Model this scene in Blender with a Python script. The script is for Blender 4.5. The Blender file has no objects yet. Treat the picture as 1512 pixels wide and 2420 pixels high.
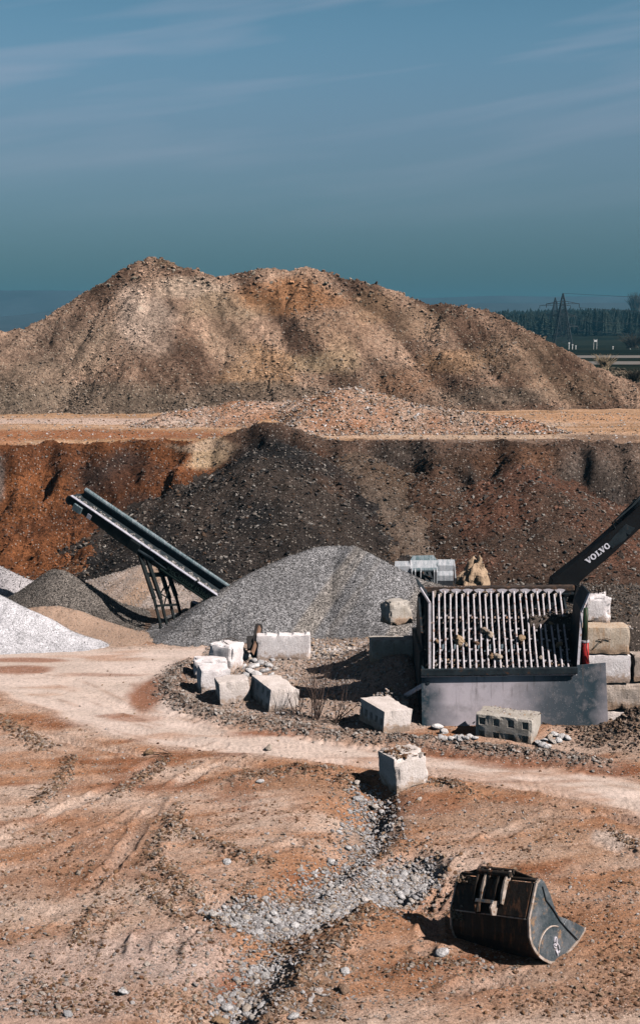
import bpy, bmesh, math, random
import numpy as np
from mathutils import Vector, Matrix
R = math.radians
rng = np.random.default_rng(7)
random.seed(7)
scene = bpy.context.scene
col = scene.collection

# ------------------------------------------------------------------ camera, sky, sun, exposure
F_, W_, HGT = 3150.0, 1512.0, 2419.0       # focal length and frame measured on the photograph
CAMZ, PITCH = 11.75, math.atan((1209.5-780)/3150.0)
cd = bpy.data.cameras.new('camera'); cam = bpy.data.objects.new('camera', cd); col.objects.link(cam)
cam.location = (0, 0, CAMZ); cam.rotation_euler = (math.pi/2-PITCH, 0, 0)
cd.sensor_fit = 'HORIZONTAL'; cd.sensor_width = 36; cd.lens = F_/W_*36
cd.clip_start = .5; cd.clip_end = 9000
scene.camera = cam

SUN_EL, SUN_AZ = 42.0, 28.0                # sun stands to the right of the view, SUN_AZ degrees towards the camera
S = Vector((math.cos(R(SUN_EL))*math.cos(R(SUN_AZ)), -math.cos(R(SUN_EL))*math.sin(R(SUN_AZ)), math.sin(R(SUN_EL))))
sl = bpy.data.lights.new('sun', 'SUN'); sl.energy = 5.0; sl.angle = R(.5); sl.color = (1, .93, .86)
sun = bpy.data.objects.new('sun', sl); col.objects.link(sun)
sun.rotation_euler = S.to_track_quat('Z', 'Y').to_euler(); sun.location = (30, -20, 60)

world = bpy.data.worlds.new('World'); scene.world = world; world.use_nodes = True
def build_world():
    nt = world.node_tree; N = nt.nodes; L = nt.links; N.clear()
    out = N.new('ShaderNodeOutputWorld'); bg = N.new('ShaderNodeBackground')
    sky = N.new('ShaderNodeTexSky'); sky.sky_type = 'NISHITA'; sky.sun_disc = False
    sky.sun_elevation = R(SUN_EL); sky.sun_rotation = math.atan2(S.x, S.y)
    sky.air_density = 1.0; sky.dust_density = 1.0; sky.ozone_density = 1.5
    bg.inputs['Strength'].default_value = .1
    tc = N.new('ShaderNodeTexCoord'); sep = N.new('ShaderNodeSeparateXYZ'); L.new(tc.outputs['Generated'], sep.inputs[0])
    asn = N.new('ShaderNodeMath'); asn.operation = 'ARCSINE'; L.new(sep.outputs[2], asn.inputs[0])
    mr = N.new('ShaderNodeMapRange'); mr.inputs['From Min'].default_value = 0; mr.inputs['From Max'].default_value = R(90)
    L.new(asn.outputs[0], mr.inputs['Value'])
    ramp = N.new('ShaderNodeValToRGB'); L.new(mr.outputs[0], ramp.inputs[0])
    els = SKY_RAMP
    ramp.color_ramp.elements[0].position = els[0][0]/90; ramp.color_ramp.elements[0].color = (*els[0][1], 1)
    ramp.color_ramp.elements[1].position = els[-1][0]/90; ramp.color_ramp.elements[1].color = (*els[-1][1], 1)
    ramp.color_ramp.interpolation = 'B_SPLINE'
    for e, c in els[1:-1]:
        q = ramp.color_ramp.elements.new(e/90); q.color = (*c, 1)
    # high thin cirrus: stretched noise on the view direction
    az = N.new('ShaderNodeMath'); az.operation = 'ARCTAN2'; L.new(sep.outputs[0], az.inputs[0]); L.new(sep.outputs[1], az.inputs[1])
    cmb = N.new('ShaderNodeCombineXYZ'); L.new(az.outputs[0], cmb.inputs[0]); L.new(asn.outputs[0], cmb.inputs[1])
    m0 = N.new('ShaderNodeMapping'); L.new(cmb.outputs[0], m0.inputs[0]); m0.inputs['Rotation'].default_value = (0, 0, R(-8))
    mp = N.new('ShaderNodeMapping'); L.new(m0.outputs[0], mp.inputs[0])
    mp.inputs['Scale'].default_value = (3.2, 36, 1); mp.inputs['Location'].default_value = (1.3, .55, 0)
    n1 = N.new('ShaderNodeTexNoise'); L.new(mp.outputs[0], n1.inputs['Vector']); n1.inputs['Scale'].default_value = 1.0
    n1.inputs['Detail'].default_value = 3; n1.inputs['Roughness'].default_value = .5; n1.inputs['Distortion'].default_value = .35
    cr = N.new('ShaderNodeValToRGB'); L.new(n1.outputs[0], cr.inputs[0])
    cr.color_ramp.elements[0].position = .46; cr.color_ramp.elements[0].color = (0, 0, 0, 1)
    cr.color_ramp.elements[1].position = .86; cr.color_ramp.elements[1].color = (1, 1, 1, 1)
    # clouds thin out towards the horizon
    fd = N.new('ShaderNodeMapRange'); L.new(asn.outputs[0], fd.inputs['Value']); fd.inputs['From Min'].default_value = R(4); fd.inputs['From Max'].default_value = R(11)
    fm = N.new('ShaderNodeMath'); fm.operation = 'MULTIPLY'; L.new(cr.outputs[0], fm.inputs[0]); L.new(fd.outputs[0], fm.inputs[1])
    fm2 = N.new('ShaderNodeMath'); fm2.operation = 'MULTIPLY'; L.new(fm.outputs[0], fm2.inputs[0]); fm2.inputs[1].default_value = .5
    mul = N.new('ShaderNodeMix'); mul.data_type = 'RGBA'; mul.blend_type = 'MULTIPLY'; mul.inputs[0].default_value = 1
    L.new(sky.outputs[0], mul.inputs[6]); L.new(ramp.outputs[0], mul.inputs[7])
    mx = N.new('ShaderNodeMix'); mx.data_type = 'RGBA'; L.new(fm2.outputs[0], mx.inputs[0]); L.new(mul.outputs[2], mx.inputs[6])
    mx.inputs[7].default_value = CLOUD
    L.new(mx.outputs[2], bg.inputs['Color']); L.new(bg.outputs[0], out.inputs['Surface'])
SKY_RAMP = [(0, (.065, .13, .18)), (3, (.14, .22, .28)), (6, (.31, .375, .42)), (9, (.43, .475, .50)), (13, (.42, .62, .62)), (17, (.22, .36, .37)), (26, (.04, .065, .075)), (45, (.025, .035, .04)), (90, (.014, .02, .025))]
CLOUD = (3.5, 3.45, 4.2, 1)
build_world()
vs = scene.view_settings
vs.view_transform = 'Standard'; vs.look = 'None'; vs.gamma = 1; vs.use_curve_mapping = False; vs.exposure = .5
scene.cycles.volume_bounces = 0; scene.cycles.max_bounces = 5; scene.cycles.diffuse_bounces = 0
scene.cycles.glossy_bounces = 2; scene.cycles.transmission_bounces = 2

# ------------------------------------------------------------------ helpers: pixels to points
CF = np.array([0, math.cos(PITCH), -math.sin(PITCH)]); CU = np.array([0, math.sin(PITCH), math.cos(PITCH)])
def ray(px, py):
    return CF + np.array([1, 0, 0])*(px-756)/F_ + CU*(1209.5-py)/F_
def P(px, py, D):
    """point seen at (px, py) at distance D along the ground"""
    d = ray(px, py); return Vector((d[0]/d[1]*D, D, CAMZ+d[2]/d[1]*D))
def P0(px, py, z=0.0):
    """point seen at (px, py) lying at height z"""
    d = ray(px, py); t = (z-CAMZ)/d[2]; return (d[0]*t, d[1]*t)

# ------------------------------------------------------------------ noise
def _h(ix, iy, iz, s):
    n = (ix.astype(np.int64)*374761393 + iy.astype(np.int64)*668265263 + iz.astype(np.int64)*2147483647 + s*974634777) & 0xffffffff
    n = ((n ^ (n >> 13))*1274126177) & 0xffffffff
    n = ((n ^ (n >> 15))*2246822519) & 0xffffffff
    return ((n ^ (n >> 16)) & 0xffffff)/float(0xffffff)
def vn2(x, y, s=0):
    ix, iy = np.floor(x), np.floor(y); fx, fy = x-ix, y-iy
    fx = fx*fx*(3-2*fx); fy = fy*fy*(3-2*fy); z = np.zeros_like(ix)
    a = _h(ix, iy, z, s); b = _h(ix+1, iy, z, s); c = _h(ix, iy+1, z, s); d = _h(ix+1, iy+1, z, s)
    return (a+(b-a)*fx)*(1-fy)+(c+(d-c)*fx)*fy
def vn3(x, y, z, s=0):
    iz = np.floor(z); fz = z-iz; fz = fz*fz*(3-2*fz)
    ix, iy = np.floor(x), np.floor(y); fx, fy = x-ix, y-iy
    fx = fx*fx*(3-2*fx); fy = fy*fy*(3-2*fy)
    r = []
    for k in (0, 1):
        a = _h(ix, iy, iz+k, s); b = _h(ix+1, iy, iz+k, s); c = _h(ix, iy+1, iz+k, s); d = _h(ix+1, iy+1, iz+k, s)
        r.append((a+(b-a)*fx)*(1-fy)+(c+(d-c)*fx)*fy)
    return r[0]+(r[1]-r[0])*fz
def fbm(x, y, o=4, s=0, g=.5):
    t = 0; a = 1; n = 0
    for k in range(o):
        t = t+a*(vn2(x*2**k+k*17.3, y*2**k-k*9.1, s+k)-.5)*2; n += a; a *= g
    return t/n
def sst(a, b, x):
    t = np.clip((x-a)/(b-a), 0, 1); return t*t*(3-2*t)
def pl(x, y, pts):
    """distance to a polyline, signed side, running length along it"""
    bd = np.full(x.shape, 1e9); sd = np.zeros(x.shape); ln = np.zeros(x.shape); acc = 0
    for (ax, ay), (bx, by) in zip(pts[:-1], pts[1:]):
        dx, dy = bx-ax, by-ay; l = math.hypot(dx, dy)
        t = np.clip(((x-ax)*dx+(y-ay)*dy)/(l*l), 0, 1)
        ex, ey = x-(ax+t*dx), y-(ay+t*dy); d = np.sqrt(ex*ex+ey*ey); m = d < bd
        bd = np.where(m, d, bd); sd = np.where(m, np.sign(dx*(y-ay)-dy*(x-ax)), sd); ln = np.where(m, acc+t*l, ln); acc += l
    return bd, sd, ln
def inpoly(x, y, pts):
    c = np.zeros(x.shape, bool); n = len(pts)
    for i in range(n):
        x1, y1 = pts[i]; x2, y2 = pts[(i+1) % n]
        if y1 == y2: continue
        c ^= ((y1 > y) != (y2 > y)) & (x < (x2-x1)*(y-y1)/(y2-y1)+x1)
    return c

# ------------------------------------------------------------------ terrain
ZT = 5.8                                         # level of the upper terrace
GULLY = [P0(*p, z) for *p, z in [(872, 1880, -.2), (882, 1960, -.4), (850, 2040, -.45), (740, 2140, -.45), (670, 2230, -.45), (610, 2330, -.4), (540, 2450, -.4), (500, 2560, -.4)]]
POOL = P0(850, 2125, -.4)
POOL_L = [P0(*q, -.3) for q in [(575, 2185), (700, 2178), (850, 2135), (975, 2080)]]
RUTS = [  # (pixel polyline, height, width)
    ([(425, 1905), (405, 1945), (470, 1985), (560, 2020), (640, 2040)], .14, .22),
    ([(400, 1955), (362, 2030), (420, 2090), (500, 2150), (548, 2185)], .17, .22),
    ([(345, 2080), (370, 2130), (440, 2190)], .10, .16),
    ([(220, 2145), (195, 2200), (170, 2240)], .09, .12),
    ([(400, 1790), (350, 1830), (270, 1880)], .07, .2),
    ([(170, 1790), (140, 1850), (90, 1900)], .06, .2),
    ([(0, 1700), (60, 1740), (110, 1770)], .10, .3),
    ([(560, 1850), (640, 1828), (720, 1822), (800, 1832), (850, 1850)], .22, .35),
    ([(1000, 1850), (1050, 1852), (1110, 1880)], .16, .25),
    ([(1440, 1960), (1480, 1990), (1520, 2010)], .08, .2),
    ([(870, 2160), (800, 2240), (700, 2330), (620, 2440)], .22, .35),
    ([(1130, 2290), (1030, 2285), (930, 2300)], .07, .2),
]
BERM = [(452, 1572), (415, 1600), (404, 1640), (440, 1675), (520, 1703), (640, 1720), (760, 1740), (880, 1752), (1000, 1762), (1110, 1775), (1230, 1788), (1340, 1800), (1420, 1815)]
TRACKS = [([(-60, 1985), (120, 1930), (260, 1860), (380, 1790), (520, 1762)], .2), ([(-60, 2080), (150, 2010), (310, 1930), (440, 1840), (560, 1790)], .2), ([(-60, 2240), (120, 2170), (260, 2060), (330, 1960), (380, 1880)], .18),
          ([(300, 2460), (260, 2330), (290, 2200), (400, 2090), (560, 2040), (700, 1990)], .2), ([(420, 2460), (380, 2340), (400, 2240), (500, 2150)], .2), ([(900, 2440), (1100, 2330), (1300, 2290), (1560, 2290)], .2),
          ([(960, 2150), (1080, 2060), (1230, 2000), (1400, 1990), (1560, 2040)], .2), ([(1000, 2250), (1040, 2130), (1150, 1990), (1260, 1930), (1420, 1925), (1560, 1960)], .2), ([(0, 1720), (200, 1760), (420, 1790), (700, 1830)], .22),
          ([(-60, 1590), (150, 1610), (300, 1680), (520, 1740), (760, 1775), (1000, 1805), (1300, 1850), (1600, 1900)], .28), ([(-60, 1640), (100, 1660), (260, 1712), (480, 1765), (760, 1792), (1000, 1825), (1300, 1872), (1600, 1925)], .28)]
TRK_W = [([P0(*q) for q in pts], w) for pts, w in TRACKS]
RUTS_W = [([P0(*q) for q in pts], h, w) for pts, h, w in RUTS]
BERM_W = [P0(*q) for q in BERM]
def base_y(x):      # foot of the quarry face
    return 60.3+.9*np.sin(x*.31+1)+.6*np.sin(x*.83)-1.2*sst(6, 13, x)
def top_y(x):       # lip of the quarry face
    return 71.6+.45*np.sin(x*.5)+.35*np.sin(x*1.3+2)+.25*np.sin(x*2.9)
def FP(t):
    return .58*t**1.25+.42*sst(.70, 1.0, t)
def face_t(x, y):
    wy = (fbm(x*.35, y*.35, 3, 5))*1.6
    return (y+wy*sst(58, 61, y)*(1-sst(70, 72.5, y))-base_y(x))/(top_y(x)-base_y(x))
def H(x, y, fine=True):
    x = np.asarray(x, float); y = np.asarray(y, float)
    z = .10*fbm(x*.12, y*.12, 3, 1)
    near = 1-sst(58, 62, y)
    # roughness of the loose ground against the packed road
    rd = road_soft(x, y)
    z = z+near*(1-rd)*(.04*fbm(x*.9, y*.9, 4, 2)+(.03*fbm(x*5, y*5, 3, 3) if fine else 0))
    if fine: z = z+near*.012*fbm(x*2, y*9, 3, 9)*rd
    # gully
    d, s, ln = pl(x+.25*fbm(x*1.1, y*1.1, 2, 8), y+.25*fbm(x*1.3, y*1.3, 2, 18), GULLY)
    wl = .75; g = np.exp(-(d/wl)**2*np.where(s > 0, 1.6, .9))
    px_, py_ = POOL
    pe = pl(x, y, POOL_L)[0]/.85+.30*fbm(x*1.5, y*1.5, 2, 12)
    g = np.maximum(g, 1-sst(.55, 1.15, pe))
    z = z-.40*g-.35*np.exp(-(((x-P0(862, 1905)[0])/.75)**2+((y-P0(862, 1905)[1])/.8)**2))-.18*np.exp(-(((x-3.9)/1.2)**2+((y-25.2)/1.0)**2))
    for pts, w in TRK_W:
        xs = [p[0] for p in pts]; ys = [p[1] for p in pts]
        m = (x > min(xs)-1.5) & (x < max(xs)+1.5) & (y > min(ys)-1.5) & (y < max(ys)+1.5)
        if not m.any(): continue
        xm, ym = x[m], y[m]; d, s, ln = pl(xm+.12*fbm(xm*1.1, ym*1.1, 2, 24), ym+.12*fbm(xm*1.1, ym*1.1, 2, 25), pts)
        pt = sst(-.25, .3, fbm(xm*.7, ym*.7, 3, 26)); lug = sst(.3, .6, np.sin((ln+d*.8)*2*math.pi/.21)*.5+.5) if fine else .5
        z[m] += pt*(1-.6*rd[m])*(-.085*np.exp(-(d/w)**4)+.030*lug*np.exp(-(d/(w*.85))**4)+.075*np.exp(-((d-w*1.35)/(w*.35))**2)*(.6+.8*fbm(xm*4, ym*4, 2, 27)))
    for pts, h, w in RUTS_W:
        xs = [p[0] for p in pts]; ys = [p[1] for p in pts]
        m = (x > min(xs)-2) & (x < max(xs)+2) & (y > min(ys)-2) & (y < max(ys)+2)
        if not m.any(): continue
        xm, ym = x[m], y[m]
        d, s, ln = pl(xm+.18*fbm(xm*1.7, ym*1.7, 3, 21), ym+.18*fbm(xm*1.7, ym*1.7, 3, 22), pts)
        br = .6+.55*fbm(xm*3, ym*3, 2, 23)
        z[m] += h*br*np.exp(-(d/w)**2)
    # berm of pushed-up dirt along the curve, with tyre cleats on its road side
    m = (y > 34) & (y < 53)
    if m.any():
        xm, ym = x[m], y[m]
        d, s, ln = pl(xm+.15*fbm(xm*1.7, ym*1.7, 3, 31), ym+.15*fbm(xm*1.7, ym*1.7, 3, 32), BERM_W)
        z[m] += .24*(.75+.5*fbm(xm*2.2, ym*2.2, 3, 33))*np.exp(-(d/.42)**2)
        if fine:
            z[m] += .10*np.abs(fbm(xm*4.5, ym*4.5, 3, 34))*np.exp(-(d/.55)**2)
            cl = sst(.2, .5, np.sin(ln*2*math.pi/.34)*.5+.5)
            off = np.where(s < 0, d, -d)
            z[m] += .03*cl*np.exp(-((off-.62)/.2)**2)
        # raised earth inside the ring of blocks, climbing towards the hopper
        isl = inpoly(xm, ym, ISL); di, _, _ = pl(xm, ym, ISL+[ISL[0]])
        z[m] += np.where(isl, sst(0, 1.2, di), 0)*(.14+1.1*sst(-.3, 2.6, xm)*sst(38.6, 42.2, ym)*(1-sst(44.5, 48, ym)))*(1+.12*fbm(xm, ym, 3, 40))
    # earth ramp at the right edge and platform behind the block wall
    z = z+1.0*np.exp(-(((x-9.5)/1.15)**2+((y-37.2)/.8)**2))*(1+.2*fbm(x*2, y*2, 3, 50))
    z = z+.35*np.exp(-(((x-6.6)/1.6)**2+((y-37.6)/.5)**2))
    pf = sst(6.0, 6.5, x)*sst(39.9, 40.3, y)*(1-sst(45.6, 48.5, y))
    z = z+2.93*pf
    z = z-.42*np.exp(-(((x-2.2)/.9)**2+((y-26.6)/.8)**2))
    # quarry face
    t = face_t(x, y)
    if (y > 55).any():
        rel = 1.0*fbm(x*.28, y*.28, 4, 60)
        tt = np.clip(t, 0, 1)
        scarp = FP(tt)
        fan = sst(0, .3, t)*(1-sst(.75, 1, t))
        zz = (ZT+.06*fbm(x*.3, y*.3, 3, 61))*scarp+fan*(rel*.75+.8*fbm((x+.75*y)*.22, (y-.6*x)*.55, 4, 68)+.5*np.abs(fbm(x*.9, y*.9, 4, 62))+(.26*fbm(x*2.4, y*2.2, 5, 63) if fine else 0))
        # buttresses and gullies running down the face
        gl = np.abs(fbm(x*.55+.25*y, y*.12, 3, 64)); zz = zz+fan*.25*(gl-.35)-fan*.45*np.abs(fbm(x*.75+4, y*.9, 4, 67))
        # dark heap tipped over the lip
        hx, hy = P0(640, 1100, 4.2)
        zz = zz+1.15*np.exp(-(((x-hx)/1.9)**2+((y-71.5)/3.0)**2))
        zz = zz+1.0*np.exp(-(((x-(-.2))/2.2)**2+((y-67.5)/2.6)**2))
        # lip: broken edge
        zz = zz+.22*fbm(x*1.1, y*1.1, 4, 65)*np.exp(-((t-1)/.10)**2)
        z = np.where(y > 55, z*(1-sst(55, 60, y))+zz, z)
        z = z+np.where(y > 74, .05*fbm(x*.8, y*.5, 3, 66), 0)
    return z
ROAD = [P0(*q) for q in [(-260, 1528), (0, 1536), (300, 1532), (520, 1530), (470, 1556), (418, 1592), (398, 1640), (436, 1690), (560, 1722), (720, 1745), (900, 1765), (1060, 1785), (1250, 1808), (1420, 1840), (1640, 1880), (1850, 1900),
        (1850, 2010), (1640, 1960), (1400, 1900), (1240, 1868), (1060, 1838), (900, 1815), (760, 1800), (560, 1786), (400, 1760), (260, 1735), (140, 1700), (60, 1660), (0, 1640), (-260, 1600)]]
ISL = [P0(*q) for q in [(480, 1545), (500, 1512), (760, 1500), (1010, 1500), (1060, 1700), (1000, 1725), (880, 1735), (640, 1705), (520, 1690), (445, 1660), (440, 1600)]]
def road_soft(x, y):
    xx = x+.5*fbm(x*.5, y*.5, 3, 70); yy = y+.5*fbm(x*.5, y*.5, 3, 71)
    ins = inpoly(xx, yy, ROAD); d, _, _ = pl(xx, yy, ROAD+[ROAD[0]])
    return np.where(ins, sst(-.35, .45, d), 1-sst(-.45, .45, d)) * (y < 60)
def hz(x, y):
    return float(H(np.array([x]), np.array([y]))[0])
def G(px, py, y0=18, y1=58):
    """first point of the terrain seen at (px, py)"""
    d = ray(px, py); Y = np.linspace(y0, y1, 900); X = d[0]/d[1]*Y; Z = CAMZ+d[2]/d[1]*Y
    k = np.argmax(Z < H(X, Y)); return Vector((X[k], Y[k], float(H(X[k:k+1], Y[k:k+1])[0])))
def cz(py):          # height on the quarry face seen at pixel row py
    t = np.linspace(0, 1, 400); D = 60.3+11.3*t; d = ray(756, py); e = ZT*FP(t)-(CAMZ+d[2]/d[1]*D); k = int(np.argmax(e > 0)) if (e > 0).any() else 399
    return float(ZT*FP(t[k]))
def cD(z):
    t = np.linspace(0, 1, 400); return float(60.3+11.3*np.interp(z, ZT*FP(t), t))

# ------------------------------------------------------------------ materials
def new_mat(name):
    m = bpy.data.materials.new(name); m.use_nodes = True; nt = m.node_tree; nt.nodes.clear()
    o = nt.nodes.new('ShaderNodeOutputMaterial'); b = nt.nodes.new('ShaderNodeBsdfPrincipled'); nt.links.new(b.outputs[0], o.inputs[0])
    b.inputs['Specular IOR Level'].default_value = .25
    return m, nt, b
def nz(nt, vec, scale, detail=4, rough=.6, typ='noise'):
    n = nt.nodes.new('ShaderNodeTexNoise' if typ == 'noise' else 'ShaderNodeTexVoronoi'); nt.links.new(vec, n.inputs['Vector'])
    n.inputs['Scale'].default_value = scale
    if typ == 'noise': n.inputs['Detail'].default_value = detail; n.inputs['Roughness'].default_value = rough
    return n
def ramp(nt, fac, stops):
    r = nt.nodes.new('ShaderNodeValToRGB'); nt.links.new(fac, r.inputs[0]); e = r.color_ramp.elements
    for i, (p, c) in enumerate(stops):
        q = e[i] if i < 2 else e.new(p); q.position = p; q.color = (*c, 1) if len(c) == 3 else c
    return r
def mix(nt, a, b, fac, mode='MIX'):
    m = nt.nodes.new('ShaderNodeMix'); m.data_type = 'RGBA'; m.blend_type = mode
    for v, i in ((a, 6), (b, 7), (fac, 0)):
        if isinstance(v, bpy.types.NodeSocket): nt.links.new(v, m.inputs[i])
        elif isinstance(v, (int, float)): m.inputs[i].default_value = v
        else: m.inputs[i].default_value = (*v, 1)
    return m.outputs[2]
def bump(nt, b, hs, dist):
    prev = None
    for h, d in zip(hs, dist):
        q = nt.nodes.new('ShaderNodeBump'); nt.links.new(h, q.inputs['Height']); q.inputs['Distance'].default_value = d; q.inputs['Strength'].default_value = 1
        if prev is not None: nt.links.new(prev, q.inputs['Normal'])
        prev = q.outputs[0]
    nt.links.new(prev, b.inputs['Normal'])
def pos(nt):
    return nt.nodes.new('ShaderNodeNewGeometry').outputs['Position']
def earth_mat(name, s1=14., s2=55., var=.5, bd=(.05, .02), peb=(.75, .6, .52), pebamt=.5, pebscale=22.):
    m, nt, b = new_mat(name); p = pos(nt)
    at = nt.nodes.new('ShaderNodeAttribute'); at.attribute_name = 'col'
    n1 = nz(nt, p, s1*.12, 5, .65); n2 = nz(nt, p, s1, 5, .7); n3 = nz(nt, p, s2, 3, .7)
    r1 = ramp(nt, n1.outputs[0], [(.25, (1-var*.6,)*3), (.75, (1+var*.35, 1+var*.32, 1+var*.3))])
    c = mix(nt, at.outputs['Color'], r1.outputs[0], 1, 'MULTIPLY')
    r2 = ramp(nt, n2.outputs[0], [(.36, (1-var, 1-var, 1-var)), (.48, (1, 1, 1)), (.64, (1+var*.55,)*3)])
    r3 = ramp(nt, n3.outputs[0], [(.38, (1-var*.6,)*3), (.5, (1, 1, 1)), (.62, (1+var*.4,)*3)])
    c = mix(nt, c, r2.outputs[0], 1, 'MULTIPLY')
    c = mix(nt, c, r3.outputs[0], 1, 'MULTIPLY')
    vo = nz(nt, p, pebscale, typ='v'); vo.inputs['Randomness'].default_value = 1
    # only some of the cells are pebbles
    sc = nt.nodes.new('ShaderNodeSeparateColor'); nt.links.new(vo.outputs['Color'], sc.inputs[0])
    k = ramp(nt, sc.outputs[0], [(.86-.12*pebamt, (0, 0, 0)), (.9-.12*pebamt, (1, 1, 1))])
    kd = ramp(nt, vo.outputs['Distance'], [(.25, (1, 1, 1)), (.36, (0, 0, 0))])
    km = mix(nt, k.outputs[0], kd.outputs[0], 1, 'MULTIPLY')
    kf = nt.nodes.new('ShaderNodeMath'); kf.operation = 'MULTIPLY'; nt.links.new(km, kf.inputs[0]); kf.inputs[1].default_value = .7
    c = mix(nt, c, peb, kf.outputs[0])
    nt.links.new(c, b.inputs['Base Color']); b.inputs['Roughness'].default_value = .95; b.inputs['Specular IOR Level'].default_value = .1
    bump(nt, b, [n2.outputs[0], n3.outputs[0], km], [bd[0], bd[1], .012])
    return m
def gravel_mat(name, s=18., bd=.05, lo=.35, hi=1.7):
    """loose crushed stone: every grain its own tone"""
    m, nt, b = new_mat(name); p = pos(nt)
    at = nt.nodes.new('ShaderNodeAttribute'); at.attribute_name = 'col'
    v = nz(nt, p, s, typ='v'); sc = nt.nodes.new('ShaderNodeSeparateColor'); nt.links.new(v.outputs['Color'], sc.inputs[0])
    r = ramp(nt, sc.outputs[0], [(0, (lo,)*3), (.55, (1, 1, 1)), (1, (hi,)*3)])
    c = mix(nt, at.outputs['Color'], r.outputs[0], 1, 'MULTIPLY')
    n = nz(nt, p, s*.06, 4, .6); r1 = ramp(nt, n.outputs[0], [(.3, (.75,)*3), (.7, (1.2,)*3)])
    c = mix(nt, c, r1.outputs[0], 1, 'MULTIPLY')
    nt.links.new(c, b.inputs['Base Color']); b.inputs['Roughness'].default_value = .9; b.inputs['Specular IOR Level'].default_value = .15
    inv = nt.nodes.new('ShaderNodeMath'); inv.operation = 'SUBTRACT'; inv.inputs[0].default_value = 1; nt.links.new(v.outputs['Distance'], inv.inputs[1])
    n2 = nz(nt, p, s*.5, 3, .7)
    bump(nt, b, [inv.outputs[0], n2.outputs[0]], [bd, bd])
    return m
def stone_mat(name, attr=True, pal=None):
    m, nt, b = new_mat(name); tc = nt.nodes.new('ShaderNodeTexCoord').outputs['Object']
    if attr:
        at = nt.nodes.new('ShaderNodeAttribute'); at.attribute_type = 'INSTANCER'; at.attribute_name = 'pcol'; c0 = at.outputs['Color']
    else:
        oi = nt.nodes.new('ShaderNodeObjectInfo'); c0 = ramp(nt, oi.outputs['Random'], pal).outputs[0]
    n = nz(nt, tc, 2.2, 5, .65); r = ramp(nt, n.outputs[0], [(.3, (.62, .6, .58)), (.6, (1.08, 1.08, 1.08))])
    c = mix(nt, c0, r.outputs[0], 1, 'MULTIPLY')
    nt.links.new(c, b.inputs['Base Color']); b.inputs['Roughness'].default_value = .85
    n2 = nz(nt, tc, 7, 4, .6); bump(nt, b, [n2.outputs[0]], [.08])
    return m
def metal_mat(name, c1, c2, rough=.5, metallic=.6, scale=3., rust=None, rustamt=.5, bumpd=.004, streak=False, speck=None):
    m, nt, b = new_mat(name); p = nt.nodes.new('ShaderNodeTexCoord').outputs['Object']
    v = p
    if streak:
        mp = nt.nodes.new('ShaderNodeMapping'); nt.links.new(p, mp.inputs[0]); mp.inputs['Scale'].default_value = (3.2, 1, .32); v = mp.outputs[0]
    n = nz(nt, v, scale, 6, .65); n2 = nz(nt, p, scale*9, 4, .7)
    c = ramp(nt, n.outputs[0], [(.35, c1), (.65, c2)]).outputs[0]
    if rust:
        n3 = nz(nt, v, scale*1.7, 6, .7); k = ramp(nt, n3.outputs[0], [(.62-.22*rustamt, (0, 0, 0)), (.72-.18*rustamt, (1, 1, 1))])
        c = mix(nt, c, rust, k.outputs[0])
    if speck:
        v3 = nz(nt, p, 26, typ='v'); k = ramp(nt, v3.outputs['Distance'], [(.08, (1, 1, 1)), (.16, (0, 0, 0))]); c = mix(nt, c, speck, k.outputs[0])
    d = ramp(nt, n2.outputs[0], [(.3, (.7,)*3), (.7, (1.15,)*3)]); c = mix(nt, c, d.outputs[0], 1, 'MULTIPLY')
    nt.links.new(c, b.inputs['Base Color']); b.inputs['Metallic'].default_value = metallic
    rr = ramp(nt, n.outputs[0], [(.3, (rough*.8,)*3), (.7, (min(1, rough*1.3),)*3)]); nt.links.new(rr.outputs[0], b.inputs['Roughness'])
    b.inputs['Specular IOR Level'].default_value = .15
    bump(nt, b, [n2.outputs[0]], [bumpd]); return m
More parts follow.
